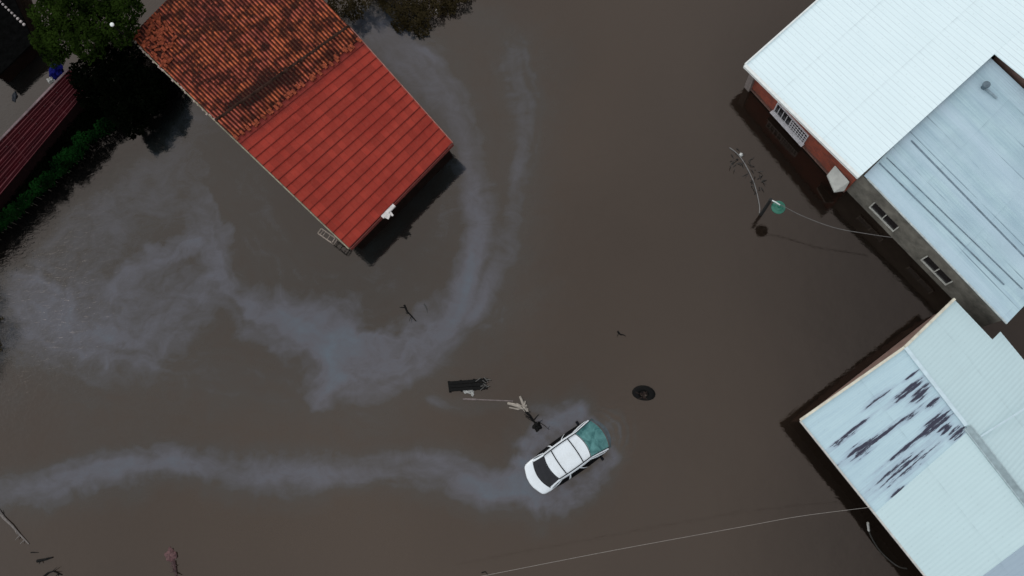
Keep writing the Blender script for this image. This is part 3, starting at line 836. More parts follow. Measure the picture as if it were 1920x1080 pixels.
# ------------------------------------------------------------------ grey house
def grey_house():
    z0, z1 = 2.45, 2.2
    a = P(1629, 338, z0); b_ = P(1888, 607, z1)
    c0 = P(1857, 108, z0)
    across = c0 - a; along = b_ - a
    a = a - along * 0.035
    d = a + across; c = b_ + across
    base = (a + c) / 2; base.z = 0
    t = thing('house', base, 'grey rendered house with a weathered blue grey metal roof beside the white roof', 'house')
    sheet('roof', a, d, c, b_, M['greysheet'], t, wave(0.12, 0.003), nu=int(across.length / 0.03), nv=4, thick=0.04)
    al = Vector((along.x, along.y, 0)).normalized(); ac = Vector((across.x, across.y, 0)).normalized()
    w = [a + al * 0.12 + ac * 0.12, b_ - al * 0.15 + ac * 0.12, c - al * 0.15 - ac * 0.2, d + al * 0.12 - ac * 0.2]
    w = [Vector((p.x, p.y, 0)) for p in w]
    # concrete wall starts a touch before the roof
    w[0] = w[0] - al * 0.25; w[3] = w[3] - al * 0.25 + al * 0.37
    walls('wall', w, [z0 - 0.07, z1 - 0.07, z1 - 0.07, z0 - 0.07], M['concrete'], t)
    A, B = w[0], w[1]
    g = MB(); n = -ac
    g.beam(A + n * 0.03 + Vector((0, 0, z0 - 0.16)), B + n * 0.03 + Vector((0, 0, z1 - 0.16)), 0.05, 0.14)
    g.ob('ring_beam', simple('damp_concrete', (0.07, 0.062, 0.048), 0.95, 0.5, 3), t)  # darker concrete strip along the top of the wall
    fm = simple('pale_window_frame', (0.48, 0.47, 0.43), 0.6, 0.25)
    window(t, A, B, (1627, 392), (1670, 437), 1.22, 0.62, fm, sash=False)
    window(t, A, B, (1724, 489), (1772, 534), 1.22, 0.62, fm, sash=False)
    # roof vent pipe with a dark stain ring
    p = P(1843, 165, z0 - 0.05); p.z = z0 + 0.05
    g = MB(); g.lathe(p, [(0.11, -0.15), (0.11, 0.18), (0.17, 0.20), (0.16, 0.26), (0.0, 0.30)], 14); v = g.ob('vent_pipe', simple('dark_vent', (0.10, 0.14, 0.17), 0.6, 0.3), t)
    g = MB()
    g.beam(p + Vector((0, 0, -0.02)), p + al * 0.75 + ac * 0.05 + Vector((0, 0, -0.04)), 0.10, 0.03); g.ob('vent_strap', simple('strap_grey', (0.22, 0.29, 0.33), 0.6, 0.3), v)
    # raised lap seams running down the roof
    g = MB()
    up = Vector((0, 0, 0.022))
    def seam(x0, y0, x1, y1, zz0, zz1, w_, nm, mt):
        g = MB(); g.beam(P(x0, y0, zz0) + up, P(x1, y1, zz1) + up, w_, 0.03); return g.ob(nm, mt, t)
    sm = simple('lap_seam', (0.13, 0.18, 0.22), 0.6, 0.4, 3)
    seam(1708, 264, 1930, 492, z0 - 0.02, z1, 0.075, 'lap_seam', sm)
    seam(1648, 306, 1882, 534, z0 - 0.01, z1 + .02, 0.06, 'lap_seam', sm)
    seam(1662, 296, 1917, 542, z0 - 0.01, z1 + .02, 0.035, 'lap_seam', sm)
    g = MB(); g.beam(a + al * 0.2 + n * 0.0 + Vector((0, 0, -0.0)), b_ + Vector((0, 0, -0.0)), 0.06, 0.06); g.ob('eave_flashing', simple('eave_pale', (0.42, 0.46, 0.46), 0.6, 0.25), t)
grey_house()

# ------------------------------------------------------------------ stained roof house (bottom right)
def stained_house():
    ze, zr = 1.85, 2.9
    Wc = P(1501, 789, ze); R0 = P(1697, 652, zr); Nn = P(1790, 562, ze)
    R1 = P(1920, 938, zr); We = P(1735, 1080, ze)
    rd = (R1 - R0).normalized(); ed = (We - Wc).normalized()
    Lr = (R1 - R0).length
    Rf = R0 + rd * Lr * 1.9; Ef = Wc + (We - Wc) * 1.6
    def onR(px, py): 
        p = P(px, py, zr); return R0 + rd * (p - R0).dot(rd)
    def onE(px, py):
        p = P(px, py, ze); return Wc + ed * (p - Wc).dot(ed)
    base = (Wc + Rf) / 2; base.z = 0
    t = thing('house', base, 'house at lower right with pale roof sheets streaked by black mould', 'house')
    s1r, s1e = onR(1818, 806), onE(1640, 962)
    s2r, s2e = onR(1945, 1000), onE(1775, 1130)
    w = wave(0.177, 0.003)
    nn = lambda p, q: max(20, int((q - p).length / 0.03))
    dz = Vector((0, 0, 0.03))
    sheet('mouldy_roof_sheet', R0, s1r, s1e, Wc, M['mouldsheet'], t, w, nu=nn(R0, s1r), nv=3, thick=0.04)
    sheet('roof_sheet', s1r + dz, s2r + dz, s2e + dz, s1e + dz, M['palesheet'], t, w, nu=nn(s1r, s2r), nv=3, thick=0.04)
    sheet('roof_sheet', s2r + dz * 2, Rf + dz * 2, Ef + dz * 2, s2e + dz * 2, M['blueSheet'], t, w, nu=nn(s2r, Rf), nv=3, thick=0.04)
    # north-east slope, with a step in the edge
    e1 = P(1861, 637, ze);     r1 = R0 + rd * ((e1 - Nn).length)
    up = Vector((0, 0, 0.04))
    e2 = e1 + (e1 - r1) * 0.16; e3 = e2 + rd
    sheet('roof_sheet', R0 + up, r1 + up, e1, Nn, M['palesheet'], t, w, nu=nn(R0, r1), nv=3, thick=0.04)
    ext = (e3 - e2).normalized()
    sheet('roof_sheet', r1 + rd * .003 + up, R0 + rd * (Lr * 1.9) + up, e2 + ext * (Lr * 1.9 - (e1 - Nn).length), e2, M['palesheet'], t, w, nu=nn(r1, Rf), nv=3, thick=0.04, uv0=((r1 - R0).length, 0))
    # cross lap on the NE side
    g = MB(); g.beam(onR(1838, 818) + up * 1.6, P(1960, 742, ze + 0.35), 0.06, 0.02); g.ob('lap_seam', M['flashlight'], t)
    # ridge flashing : narrow and pale at first, then a grey strip painting the shadowed step
    g = MB(); g.beam(R0 + up * 1.4, onR(1812, 797) + up * 1.4, 0.16, 0.05); g.ob('ridge_cap', M['flashlight'], t)
    g = MB(); a = onR(1814, 800) + up * 1.2; b = Rf + up * 1.2
    g.beam(a, b, 0.26, 0.05); rg = g.ob('ridge_gutter', M['flash'], t)
    sd_ = Vector((rd.y, -rd.x, 0)).normalized()
    g = MB(); g.beam(a + sd_ * 0.15, b + sd_ * 0.15, 0.04, 0.10); g.beam(a - sd_ * 0.15, b - sd_ * 0.15, 0.04, 0.08); g.ob('gutter_lip', simple('gutter_lip', (0.36, 0.44, 0.46), 0.6, 0.2), rg)
    # verge board on the NW side, gutter on the SW side
    nw = -rd; nw = Vector((nw.x, nw.y, 0)).normalized()
    g = MB(); g.beam(Wc + nw * 0.03, R0 + nw * 0.03, 0.10, 0.13); g.beam(R0 + nw * 0.03, Nn + nw * 0.03, 0.10, 0.13); g.ob('verge_board', M['cream'], t)
    g = MB(); q = Vector((ed.y, -ed.x, 0)).normalized()
    if q.dot(Wc - R0) < 0: q = -q
    g.beam(Wc + q * 0.02, Ef + q * 0.02, 0.07, 0.09); g.ob('eave_trim', simple('eave_trim', (0.50, 0.48, 0.45), 0.6, 0.2), t)
    far = e2 + ext * (Lr * 1.7)
    poly = inset([Wc, Ef, far, Nn], [0.35, 0.3, 0.35, 0.22])
    # keep NE wall under the stepped eave
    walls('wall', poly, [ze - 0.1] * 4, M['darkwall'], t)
    A, B = poly[0], poly[3]
    tt = max(.1, min(.9, ((R0 - A).xy.dot((B - A).xy)) / (B - A).xy.length_squared))
    mm = A.lerp(B, tt)
    nrm = nw * 0.06
    a3, b3, t3 = Vector((A.x, A.y, ze - .11)), Vector((B.x, B.y, ze - .11)), Vector((mm.x, mm.y, zr - .15))
    g = MB(); g.add([a3 + nrm, b3 + nrm, t3 + nrm, a3 - nrm, b3 - nrm, t3 - nrm], [(0, 1, 2), (5, 4, 3), (0, 2, 5, 3), (1, 4, 5, 2)])
    g.ob('gable', M['pinkrender'], t)
    g = MB(); q0 = Vector((A.x, A.y, ze * .5)) + nw * .03; q1 = Vector((B.x, B.y, ze * .5)) + nw * .03
    g.beam(q0, q1, .05, ze - .25); g.ob('end_wall_face', M['pinkrender'], t)
    return Wc, We, ze
sh = stained_house()

# ------------------------------------------------------------------ far left outbuildings
def m_oldred():
    m, nt, b, u, sep, c = m_sheet('dark_red_rusted_sheet', (0.034, 0.003, 0.005), (0.012, 0.003, 0.004), 0.22, (0.20, 0.07, 0.075), 0.14, 0.8, rough=0.9, blotch=0.8, lineamt=1.0)
    b.inputs['Specular IOR Level'].default_value = 0.04
    return m
M['darkred'] = m_oldred()
def red_shed():
    z = 1.5
    a = P(130, 131, z + .2); b = P(178, 152, z); c = P(-120, 510, z); d = P(-150, 420, z + .2)
    t = thing('shed', Vector(((a.x + c.x) / 2, (a.y + c.y) / 2, 0)), 'long narrow shed with a dark red corrugated roof at the left edge', 'shed')
    sheet('roof', a, b, c, d, M['darkred'], t, wave(0.16, 0.025), nu=140, nv=3, thick=0.04)
    poly = inset([a, b, c, d], 0.12)
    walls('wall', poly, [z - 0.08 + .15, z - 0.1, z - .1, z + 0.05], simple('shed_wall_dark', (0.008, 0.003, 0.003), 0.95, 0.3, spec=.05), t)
    g = MB(); q = (a - b).normalized()
    g.beam(a + q * 0.06, d + q * 0.06, 0.13, 0.08); g.ob('wall_coping', simple('pinkish_coping', (0.13, 0.085, 0.09), 0.8, 0.45, 2), t)
red_shed()
def black_shed():
    z = 1.0
    pts = [P(-30, -60, z), P(20, -60, z), P(68, 74, z), P(0, 138, z), P(-60, 180, z)]
    pts = [P(10, -40, z), P(63, 78, z), P(-10, 148, z), P(-120, 60, z), P(-90, -60, z)]
    ctr = sum(pts, Vector((0, 0, 0))) / 5; ctr.z = 0
    t = thing('shed', ctr, 'black roofed shed in the top left corner with a row of pale ridge caps', 'shed')
    mt = simple('black_felt_roof', (0.003, 0.003, 0.003), 0.95, 0.5, 3, bmp=0.5, spec=0.0)
    g = MB(); lo = [p - Vector((0, 0, 0.08)) for p in pts]
    g.add(pts + lo, [(0, 1, 2, 3, 4), (9, 8, 7, 6, 5)] + [(i, i + 5, (i + 1) % 5 + 5, (i + 1) % 5) for i in range(5)])
    g.ob('roof', mt, t)
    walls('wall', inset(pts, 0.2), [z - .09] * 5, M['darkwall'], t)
    cpm = simple('pale_caps', (0.35, 0.30, 0.29), 0.7, 0.3)
    m1 = P(0, 3, z + .05); m2 = P(45, 46, z + .05)
    n_ = 9
    for i in range(n_):
        g = MB(); p = m1.lerp(m2, i / (n_ - 1)); g.lathe(p, [(0.0, .06), (0.05 + .02 * (i > 5), .05), (0.07 + .02 * (i > 5), 0), (0.05, -.06)], 10); g.ob('ridge_cap', cpm, t)
black_shed()

# ------------------------------------------------------------------ vegetation
def m_leaf(name, lo, hi):
    m, nt, b = mat(name)
    p = geo(nt)
    oi = noise(nt, p, 1.1, 3, 0.6); o2 = noise(nt, p, 14, 2, 0.6)
    k = math_(nt, 'ADD', math_(nt, 'MULTIPLY', oi, 0.6), math_(nt, 'MULTIPLY', o2, 0.4))
    L(nt, ramp(nt, k, [(0.38, lo), (0.62, hi)]), b.inputs['Base Color'])
    b.inputs['Roughness'].default_value = 0.7
    b.inputs['Specular IOR Level'].default_value = 0.0
    return m
M['leaf'] = m_leaf('dark_leaves', (0.0008, 0.0018, 0.0005), (0.020, 0.036, 0.006))
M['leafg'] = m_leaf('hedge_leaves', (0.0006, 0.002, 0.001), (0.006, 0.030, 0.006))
M['leafb'] = m_leaf('brown_drowned_leaves', (0.012, 0.009, 0.004), (0.040, 0.030, 0.014))
M['bark'] = simple('dark_bark', (0.035, 0.028, 0.020), 0.95, 0.4, 8)
def leaves(pts, size, flat=0.5):
    """one small folded leaf quad per point"""
    n = len(pts)
    r = rng
    a = r.rand(n) * 2 * pi
    tl = (r.rand(n) - 0.5) * 2 * (1 - flat) * 1.4
    s = size * (0.5 + r.rand(n))
    ux = np.stack([np.cos(a), np.sin(a), np.sin(tl) * .6], 1)
    uy = np.stack([-np.sin(a), np.cos(a), (r.rand(n) - 0.5) * 1.2], 1)
    V = np.empty((n, 4, 3))
    V[:, 0] = pts - ux * s[:, None]
    V[:, 1] = pts - uy * (s * 0.5)[:, None]
    V[:, 2] = pts + ux * s[:, None]
    V[:, 3] = pts + uy * (s * 0.5)[:, None]
    return V.reshape(-1, 3).tolist(), [(4 * i, 4 * i + 1, 4 * i + 2, 4 * i + 3) for i in range(n)]
def clump_points(blobs, per):
    out = []
    for (c, r, rz) in blobs:
        n = int(per * r * r)
        d = rng.normal(size=(n, 3)); d /= np.linalg.norm(d, axis=1)[:, None]
        rad = r * (0.55 + 0.5 * rng.rand(n) ** 0.6) * (1 + 0.15 * np.sin(d[:, 0] * 7 + d[:, 1] * 5))
        p = d * rad[:, None]; p[:, 2] *= rz / r
        out.append(p + np.array(c))
    return np.concatenate(out)
def tree(name, label, foot, blobs, per, size, mt, trunk_r=0.14, cat='tree', flat=0.5):
    t = thing(name, foot, label, cat)
    g = MB()
    top = Vector(np.mean([b[0] for b in blobs], axis=0))
    mid = foot.lerp(top, 0.5) + Vector((0.12, -0.08, 0))
    g.tube([foot - Vector((0, 0, 1.5)), foot, mid, top], [trunk_r * 1.2, trunk_r, trunk_r * .7, trunk_r * .3], 8)
    for (c, r, rz) in blobs:
        c = Vector(c)
        g.tube([mid, mid.lerp(c, 0.5) + Vector((0, 0, .15)), c + Vector((0, 0, rz * .3))], [trunk_r * .45, trunk_r * .28, .02], 6)
    g.ob('trunk' if cat == 'tree' else 'stem', M['bark'], t)
    pts = clump_points(blobs, per)
    pts = pts[pts[:, 2] > -0.05]
    v, f = leaves(pts, size, flat)
    obj('crown' if cat == 'tree' else 'foliage', v, f, mt, t)
    return t
def blobs_px(lst):
    out = []
    for (x, y, z, r, rz) in lst:
        out.append((tuple(P(x, y, z)), r, rz))
    return out
tree('tree', 'leafy green tree in the top left corner, its crown touching the clay tiled roof', P(160, 80, 0),
     blobs_px([(95, 30, 3.0, 1.1, .8), (140, 20, 3.5, 1.2, .9), (190, 40, 3.2, 1.2, .8), (120, 70, 2.8, 1.1, .8), (165, 80, 3.0, 1.0, .8), (230, 25, 3.0, 1.0, .7), (225, 62, 2.6, .8, .6), (180, 0, 3.4, 1.1, .8), (85, 75, 2.4, .8, .6), (110, -10, 3.0, 1.1, .8), (235, -10, 2.9, .9, .7), (100, 105, 2.2, .6, .5)]), 1300, 0.085, M['leaf'], 0.16)
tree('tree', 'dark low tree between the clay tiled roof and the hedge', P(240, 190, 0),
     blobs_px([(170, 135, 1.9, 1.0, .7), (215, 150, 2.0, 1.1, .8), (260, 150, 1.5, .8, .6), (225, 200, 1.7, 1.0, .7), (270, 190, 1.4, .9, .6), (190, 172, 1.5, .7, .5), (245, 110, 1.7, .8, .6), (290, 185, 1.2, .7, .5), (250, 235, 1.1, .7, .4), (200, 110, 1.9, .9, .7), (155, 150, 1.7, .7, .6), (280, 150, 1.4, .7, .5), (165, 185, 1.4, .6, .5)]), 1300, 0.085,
     m_leaf('very_dark_leaves', (0.0004, 0.0006, 0.0004), (0.002, 0.003, 0.0015)), 0.12)  # near-black leaf colour carries the shadow under the trees
# hedge
def hedge():
    a, b = P(-60, 505, 0), P(272, 186, 0)
    t = thing('hedge', (a + b) / 2, 'green hedge standing in the water along the dark red shed', 'hedge')
    g = MB()
    bl = []; bl2 = []
    n = 46
    for i in range(n):
        p = a.lerp(b, i / (n - 1)) + Vector((random.uniform(-.12, .12), random.uniform(-.12, .12), 0))
        z = 0.68 + random.uniform(-.12, .25)
        bl.append(((p.x, p.y, z), random.uniform(.24, .5), random.uniform(.25, .45)))
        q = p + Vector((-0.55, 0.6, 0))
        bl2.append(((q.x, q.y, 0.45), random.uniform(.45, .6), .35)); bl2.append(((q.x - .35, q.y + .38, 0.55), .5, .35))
        g.tube([p - Vector((0, 0, 1.2)), p + Vector((0, 0, z))], [0.03, 0.015], 5)
    g.ob('stems', M['bark'], t)
    v, f = leaves(clump_points(bl, 2200), 0.055); obj('foliage', v, f, M['leafg'], t)
    v, f = leaves(clump_points(bl2, 900), 0.07); obj('shaded_foliage', v, f, m_leaf('hedge_back_leaves', (0.0004, 0.0006, 0.0004), (0.002, 0.003, 0.0015)), t)  # near-black leaf copy, the shade behind the hedge is in its colour
hedge()
tree('bush', 'brown drowned bush beside the top end of the clay tiled roof', P(700, -15, 0),
     blobs_px([(640, 0, 1.0, .9, .5), (665, 20, .7, .6, .3), (690, -25, 1.2, 1.0, .5), (740, -5, .8, 1.1, .4), (770, 30, .35, .8, .2), (800, 5, .5, 1.0, .3), (790, 55, .12, .5, .12), (850, -20, .5, 1.0, .3), (750, 45, .15, .5, .12), (840, 15, .12, .5, .1)]), 1100, 0.06, M['leafb'], 0.06, 'bush')
tree('bush', 'dark half drowned bush at the left edge of the water', P(-25, 600, 0),
     blobs_px([(-52, 560, .6, .9, .5), (-45, 620, .8, 1.0, .6), (-52, 680, .6, .9, .5), (-8, 600, .06, .35, .08), (-6, 650, .06, .35, .08)]), 600, 0.06, M['leafb'], 0.05, 'bush')  # added mostly out of view to lend the water its dark reflection

# ------------------------------------------------------------------ twigs and floating debris
def stick(name, label, pts, r, mt, cat='branch', twigs=0, spread=0.3, seed=1, group=None):
    rr = random.Random(seed)
    pts = [Vector(p) for p in pts]
    g = MB()
    n = len(pts)
    g.tube(pts, [r * (1 - .6 * i / (n - 1)) for i in range(n)], 7)
    for k in range(twigs):
        i = rr.randrange(1, n); p = pts[i - 1].lerp(pts[i], rr.random())
        d = Vector((rr.uniform(-1, 1), rr.uniform(-1, 1), rr.uniform(0.05, .5))) * spread
        g.tube([p, p + d * .5 + Vector((0, 0, .02)), p + d], [r * .45, r * .3, r * .12], 5)
    o = g.ob(name, mt)
    return tag(o, label, cat, group)
def local_origin(o):
    """move a single-mesh thing's origin to its base centre"""
    me = o.data
    n = len(me.vertices); a = np.empty(n * 3, dtype=np.float32); me.vertices.foreach_get('co', a); a = a.reshape(-1, 3)
    c = Vector(((a[:, 0].min() + a[:, 0].max()) / 2, (a[:, 1].min() + a[:, 1].max()) / 2, a[:, 2].min()))
    me.transform(Matrix.Translation(-c)); o.location = c
    return o
def twig_(o):
    o['group'] = 'loose twigs floating on the flood water'
    return local_origin(o)
drift = simple('wet_dark_wood', (0.004, 0.0036, 0.0034), 0.7, 0.5, 10, spec=0.12)
pale = simple('stripped_pale_wood', (0.29, 0.25, 0.21), 0.7, 0.3, 8)
greyw = simple('grey_weathered_wood', (0.14, 0.12, 0.11), 0.8, 0.3, 8)

# black slatted crate wreck
def wreck():
    c = P(880, 722, 0.05)
    rz = radians(5)
    t = thing('wooden_pallet', Vector((c.x, c.y, 0)), 'blackened broken pallet floating above the white rubbish', 'pallet')
    R = Matrix.Rotation(rz, 3, 'Z')
    rr = random.Random(4)
    for i in range(3):
        y = -0.17 + i * 0.17; g = MB()
        x1 = 0.95 - rr.random() * .35
        g.box(c + R @ Vector(((-1.0 + x1) / 2, y, 0.05)), (1.0 + x1, 0.15, 0.05), rz + rr.uniform(-.03, .03)); g.ob('top_board', drift, t)
    for x in (-0.98, -0.4, 0.25, .7):
        g = MB(); g.box(c + R @ Vector((x, 0, -0.01)), (0.09, 0.56, 0.08), rz + rr.uniform(-.1, .1)); g.ob('bearer', drift, t)
    spm = simple('splinter_grey', (0.06, 0.055, 0.05), 0.8, 0.5, 9)
    for k_ in range(9):
        g = MB()
        x = rr.uniform(.3, 1.05); y = rr.uniform(-.25, .25)
        g.box(c + R @ Vector((x, y, .08)), (rr.uniform(.1, .35), .04, .03), rr.uniform(-1, 1)); g.ob('splinter', spm, t)
wreck()
def crumple(name, label, c, r, mt, cat, seed=1, sx=1.0, sy=1.0, sz=.4):
    bm = bmesh.new(); bmesh.ops.create_icosphere(bm, subdivisions=3, radius=1)
    rr = random.Random(seed); ph = [rr.uniform(0, 6) for _ in range(6)]
    for v in bm.verts:
        q = v.co
        k_ = 1 + .28 * sin(4 * q.x + ph[0]) * sin(5 * q.y + ph[1]) + .2 * sin(9 * q.x + 7 * q.z + ph[2]) + rr.uniform(-.1, .1)
        v.co = Vector((q.x * sx, q.y * sy, q.z * sz)) * r * k_
    me = bpy.data.meshes.new(name); bm.to_mesh(me); bm.free(); me.materials.append(mt)
    o = bpy.data.objects.new(name, me); C.objects.link(o); o.location = c
    return tag(o, label, cat)
plw = simple('dirty_white_plastic', (0.34, 0.33, 0.31), 0.5, 0.3, 6)
crumple('plastic_bag', 'crumpled white plastic bag floating just below the black pallet', P(877, 733, .02), .17, plw, 'plastic bag', 3, 1.3, .8)
crumple('plastic_bottle', 'small pale plastic bottle beside the white bag', P(886, 737, .02), .11, plw, 'bottle', 5, .6, 1.3)
g = MB(); g.beam(P(868, 748, .015), P(893, 749, .015), .08, .03); g.beam(P(893, 749, .012), P(962, 752, .012), .05, .02)
local_origin(tag(g.ob('wooden_board', simple('sunken_board', (0.13, 0.10, 0.095), .7, .4, 5)), 'thin waterlogged board lying between the pallet and the broken branch', 'board'))
# broken branch with stripped pale wood
g = MB()
def tb(pp, r): g.tube([P(x, y, z) for x, y, z in pp], r, 7)
tb([(975, 743, .20), (980, 755, .12), (984, 766, .03)], [.05, .07, .08])
tb([(952, 756, .05), (965, 759, .10), (984, 766, .08)], [.06, .08, .09])
tb([(955, 764, .0), (972, 767, .06), (988, 760, .08)], [.03, .05, .05])
tb([(968, 757, .12), (990, 768, .05)], [.05, .05])
tb([(984, 766, .05), (991, 775, .02)], [.12, .06])
tb([(985, 752, .15), (982, 766, .05)], [.03, .05])
tag(local_origin(g.ob('broken_branch', pale)), 'splintered pale wood of a snapped branch near the car', 'branch')
local_origin(stick('driftwood', 'dark twisted stem with a thick knob pointing at the white car', [P(986, 772, .05), P(994, 780, .06), P(1000, 788, .03), P(1006, 798, .04)], .07, drift, twigs=7, spread=.45, seed=3))
crumple('root_ball', 'round black root ball at the end of the twisted stem', P(1007, 799, .02), .20, drift, 'root', 8, 1, 1.1, .7)
twig_(stick('twig', 'thin dark twig between the root ball and the car', [P(1008, 790, .03), P(1020, 797, .03), P(1030, 806, .02)], .02, drift, twigs=2, spread=.15, seed=5))
# tyre
def tyre():
    c = P(1207, 738, 0.02)
    bm = bmesh.new()
    vs = []; fs = []
    nR, nr = 36, 14
    for i in range(nR):
        a = 2 * pi * i / nR
        for j in range(nr):
            b = 2 * pi * j / nr
            rr_ = .32 + .16 * cos(b); z = .11 * sin(b)
            if abs(sin(b)) < .5 and cos(b) > 0: rr_ += 0.012 * (i % 2)
            vs.append(Vector((rr_ * cos(a), rr_ * sin(a), z)))
    for i in range(nR):
        for j in range(nr):
            fs.append((i * nr + j, ((i + 1) % nR) * nr + j, ((i + 1) % nR) * nr + (j + 1) % nr, i * nr + (j + 1) % nr))
    bm.free()
    t = thing('tyre', Vector((c.x, c.y, 0)), 'black tyre floating tilted in open water right of the car', 'tyre')
    Mx = Matrix.Rotation(radians(14), 3, 'X')
    obj('tyre_rubber', [Mx @ v for v in vs], fs, drift, t, smooth=True, local=True)
    g = MB(); 
    for k_ in range(3):
        a = 2 * pi * k_ / 3 + .5; g.beam(Mx @ Vector((0, 0, .03)), Mx @ Vector((.24 * cos(a), .24 * sin(a), .0)), .07, .04)
    g.lathe((0, 0, 0), [(.24, -.02), (.22, .01), (.1, .0), (0, .03)], 20, Mx)
    obj('wheel_rim', g.v, g.f, simple('dull_rim', (0.018, 0.015, 0.014), .8, .5, spec=.1), t, local=True)
    g = MB(); rr = random.Random(9)
    for k_ in range(12):
        a = rr.uniform(0, 6.28); p = Vector((rr.uniform(0, .35) * cos(a), rr.uniform(0, .35) * sin(a), .1)); g.tube([p, p + Vector((rr.uniform(-.25, .25), rr.uniform(-.25, .25), rr.uniform(-.04, .06)))], [.03, .012], 5)
    obj('caught_twigs', g.v, g.f, simple('caught_twigs', (.03, .02, .017), .9, .6, spec=.1), t, local=True)
    t.rotation_euler = (0, 0, radians(-8)); t.scale = (1.12, .80, 1)
tyre()
twig_(stick('twig', 'small forked dark twig alone in open water above the tyre', [P(1158, 621, .03), P(1163, 627, .05), P(1170, 628, .02)], .045, drift, twigs=2, spread=.2, seed=6))
twig_(stick('twig', 'curved dark twig floating inside the pale swirl', [P(758, 572, .02), P(763, 584, .05), P(772, 593, .06), P(780, 602, .03)], .05, drift, twigs=3, spread=.35, seed=7))
twig_(stick('twig', 'short faint twig just right of the curved twig in the swirl', [P(795, 570, .01), P(800, 578, .02), P(801, 586, .01)], .03, simple('half_sunk_wood', (.03, .029, .027), .6, .4), seed=8))
local_origin(stick('branch', 'pale grey branch floating at the bottom left edge', [P(-5, 955, .03), P(8, 972, .05), P(22, 985, .06), P(35, 1000, .04), P(54, 1020, .02)], .075, greyw, twigs=5, spread=.3, seed=9))
local_origin(stick('plank', 'short black plank floating near the bottom left corner', [P(70, 1052, .03), P(85, 1049, .05), P(98, 1045, .04)], .08, drift, 'plank', twigs=2, spread=.25, seed=10))
twig_(stick('twig', 'thin dark twig between the pale branch and the black plank', [P(58, 1036, .02), P(72, 1036, .02)], .03, drift, seed=12))
local_origin(stick('branch', 'crooked dark branch at the very bottom left', [P(78, 1084, .03), P(90, 1074, .05), P(100, 1071, .05), P(116, 1078, .03)], .05, drift, twigs=5, spread=.4, seed=11))
# reddish rag clump
crumple('cloth_rag', 'muddy red rag floating at the bottom left of the water', P(321, 1041, .02), .36, simple('muddy_red_cloth', (.095, .045, .045), .9, .6, 9), 'rag', 12, .75, .8, .25)
local_origin(stick('branch', 'reddish stalk hanging down from the red rag', [P(325, 1052, .04), P(328, 1066, .04), P(331, 1084, .03)], .10, simple('red_brown_stalk', (.05, .022, .022), .8, .5, 8), twigs=6, spread=.3, seed=14))
twig_(stick('twig', 'tiny dark twig at the bottom edge by the overhead wire', [P(903, 1074, .02), P(910, 1072, .02), P(915, 1078, .01)], .03, drift, seed=15))
crumple('twig_knot', 'dark tangled weed floating in the grey yard water at the top left', P(27, 182, .02), .26, simple('weed_blue_black', (.012, .014, .02), .8, .5), 'weed', 16, .5, 1.1, .3)
# blue tarp and white buoy by the shed end
crumple('tarpaulin', 'blue crumpled tarpaulin at the end of the dark red shed', P(106, 133, .5), .50, simple('blue_tarp', (.006, .008, .11), .8, .5, 5, spec=.05), 'tarpaulin', 17, .7, 1.0, .5)
crumple('plastic_ball', 'small white ball beside the blue tarpaulin', P(95, 151, .9), .16, plw, 'ball', 18, 1, 1, .8)
# white globe light above the tree
def globe():
    p = P(210, 46, 3.9)
    f = P(210, 46, 3.9); f.z = 0
    t = thing('lamp_post', f, 'thin post with a small white globe poking out of the leafy tree', 'lamp post')
    g = MB(); g.tube([f - Vector((0, 0, 1.5)), Vector((p.x, p.y, 3.8))], .035, 8); g.ob('pole', drift, t)
    g = MB(); g.lathe(Vector((p.x, p.y, 3.78)), [(.02, 0), (.08, .05), (.11, .11), (.09, .17), (.0, .20)], 16); g.ob('globe', simple('white_globe', (.85, .85, .83), .4, .03), t, smooth=True)
globe()
local_origin(tag(MB().tube([P(820, 25, 0) - Vector((0, 0, .8)), P(820, 25, 0) + Vector((0, 0, .35))], .05, 8).ob('stake', simple('pale_stake', (.4, .36, .33), .7, .2)), 'pale stake standing in the water by the brown bush', 'stake'))

# bare bush with white ball near brick house
def bare_bush():
    c = P(1400, 318, 0)
    t = thing('bush', c, 'bare twiggy bush drowned in the water in front of the brick house', 'bush')
    g = MB(); rr = random.Random(21)
    wet = simple('half_drowned_twigs', (0.014, 0.012, 0.011), .7, .5, 8)
    for k_ in range(46):
        s = P(rr.uniform(1372, 1432), 0, 0)
        x = rr.uniform(0, 1); y = rr.uniform(-1, 1)
        p = P(1376 + 52 * x + 12 * y, 292 + 62 * x - 14 * y, -.02)
        d = Vector((rr.uniform(-.3, .3), rr.uniform(-.3, .3), rr.uniform(.02, .22)))
        g.tube([p, p + d * .6 + Vector((0, 0, .03)), p + d], [.022, .016, .006], 5)
    g.ob('twigs', wet, t)
bare_bush()
bp = P(1390, 290, .06)
crumple('plastic_ball', 'small white ball floating in the bare drowned bush', bp, .085, simple('white_ball', (.6, .6, .58), .4, .1), 'ball', 22, 1, 1, 1)

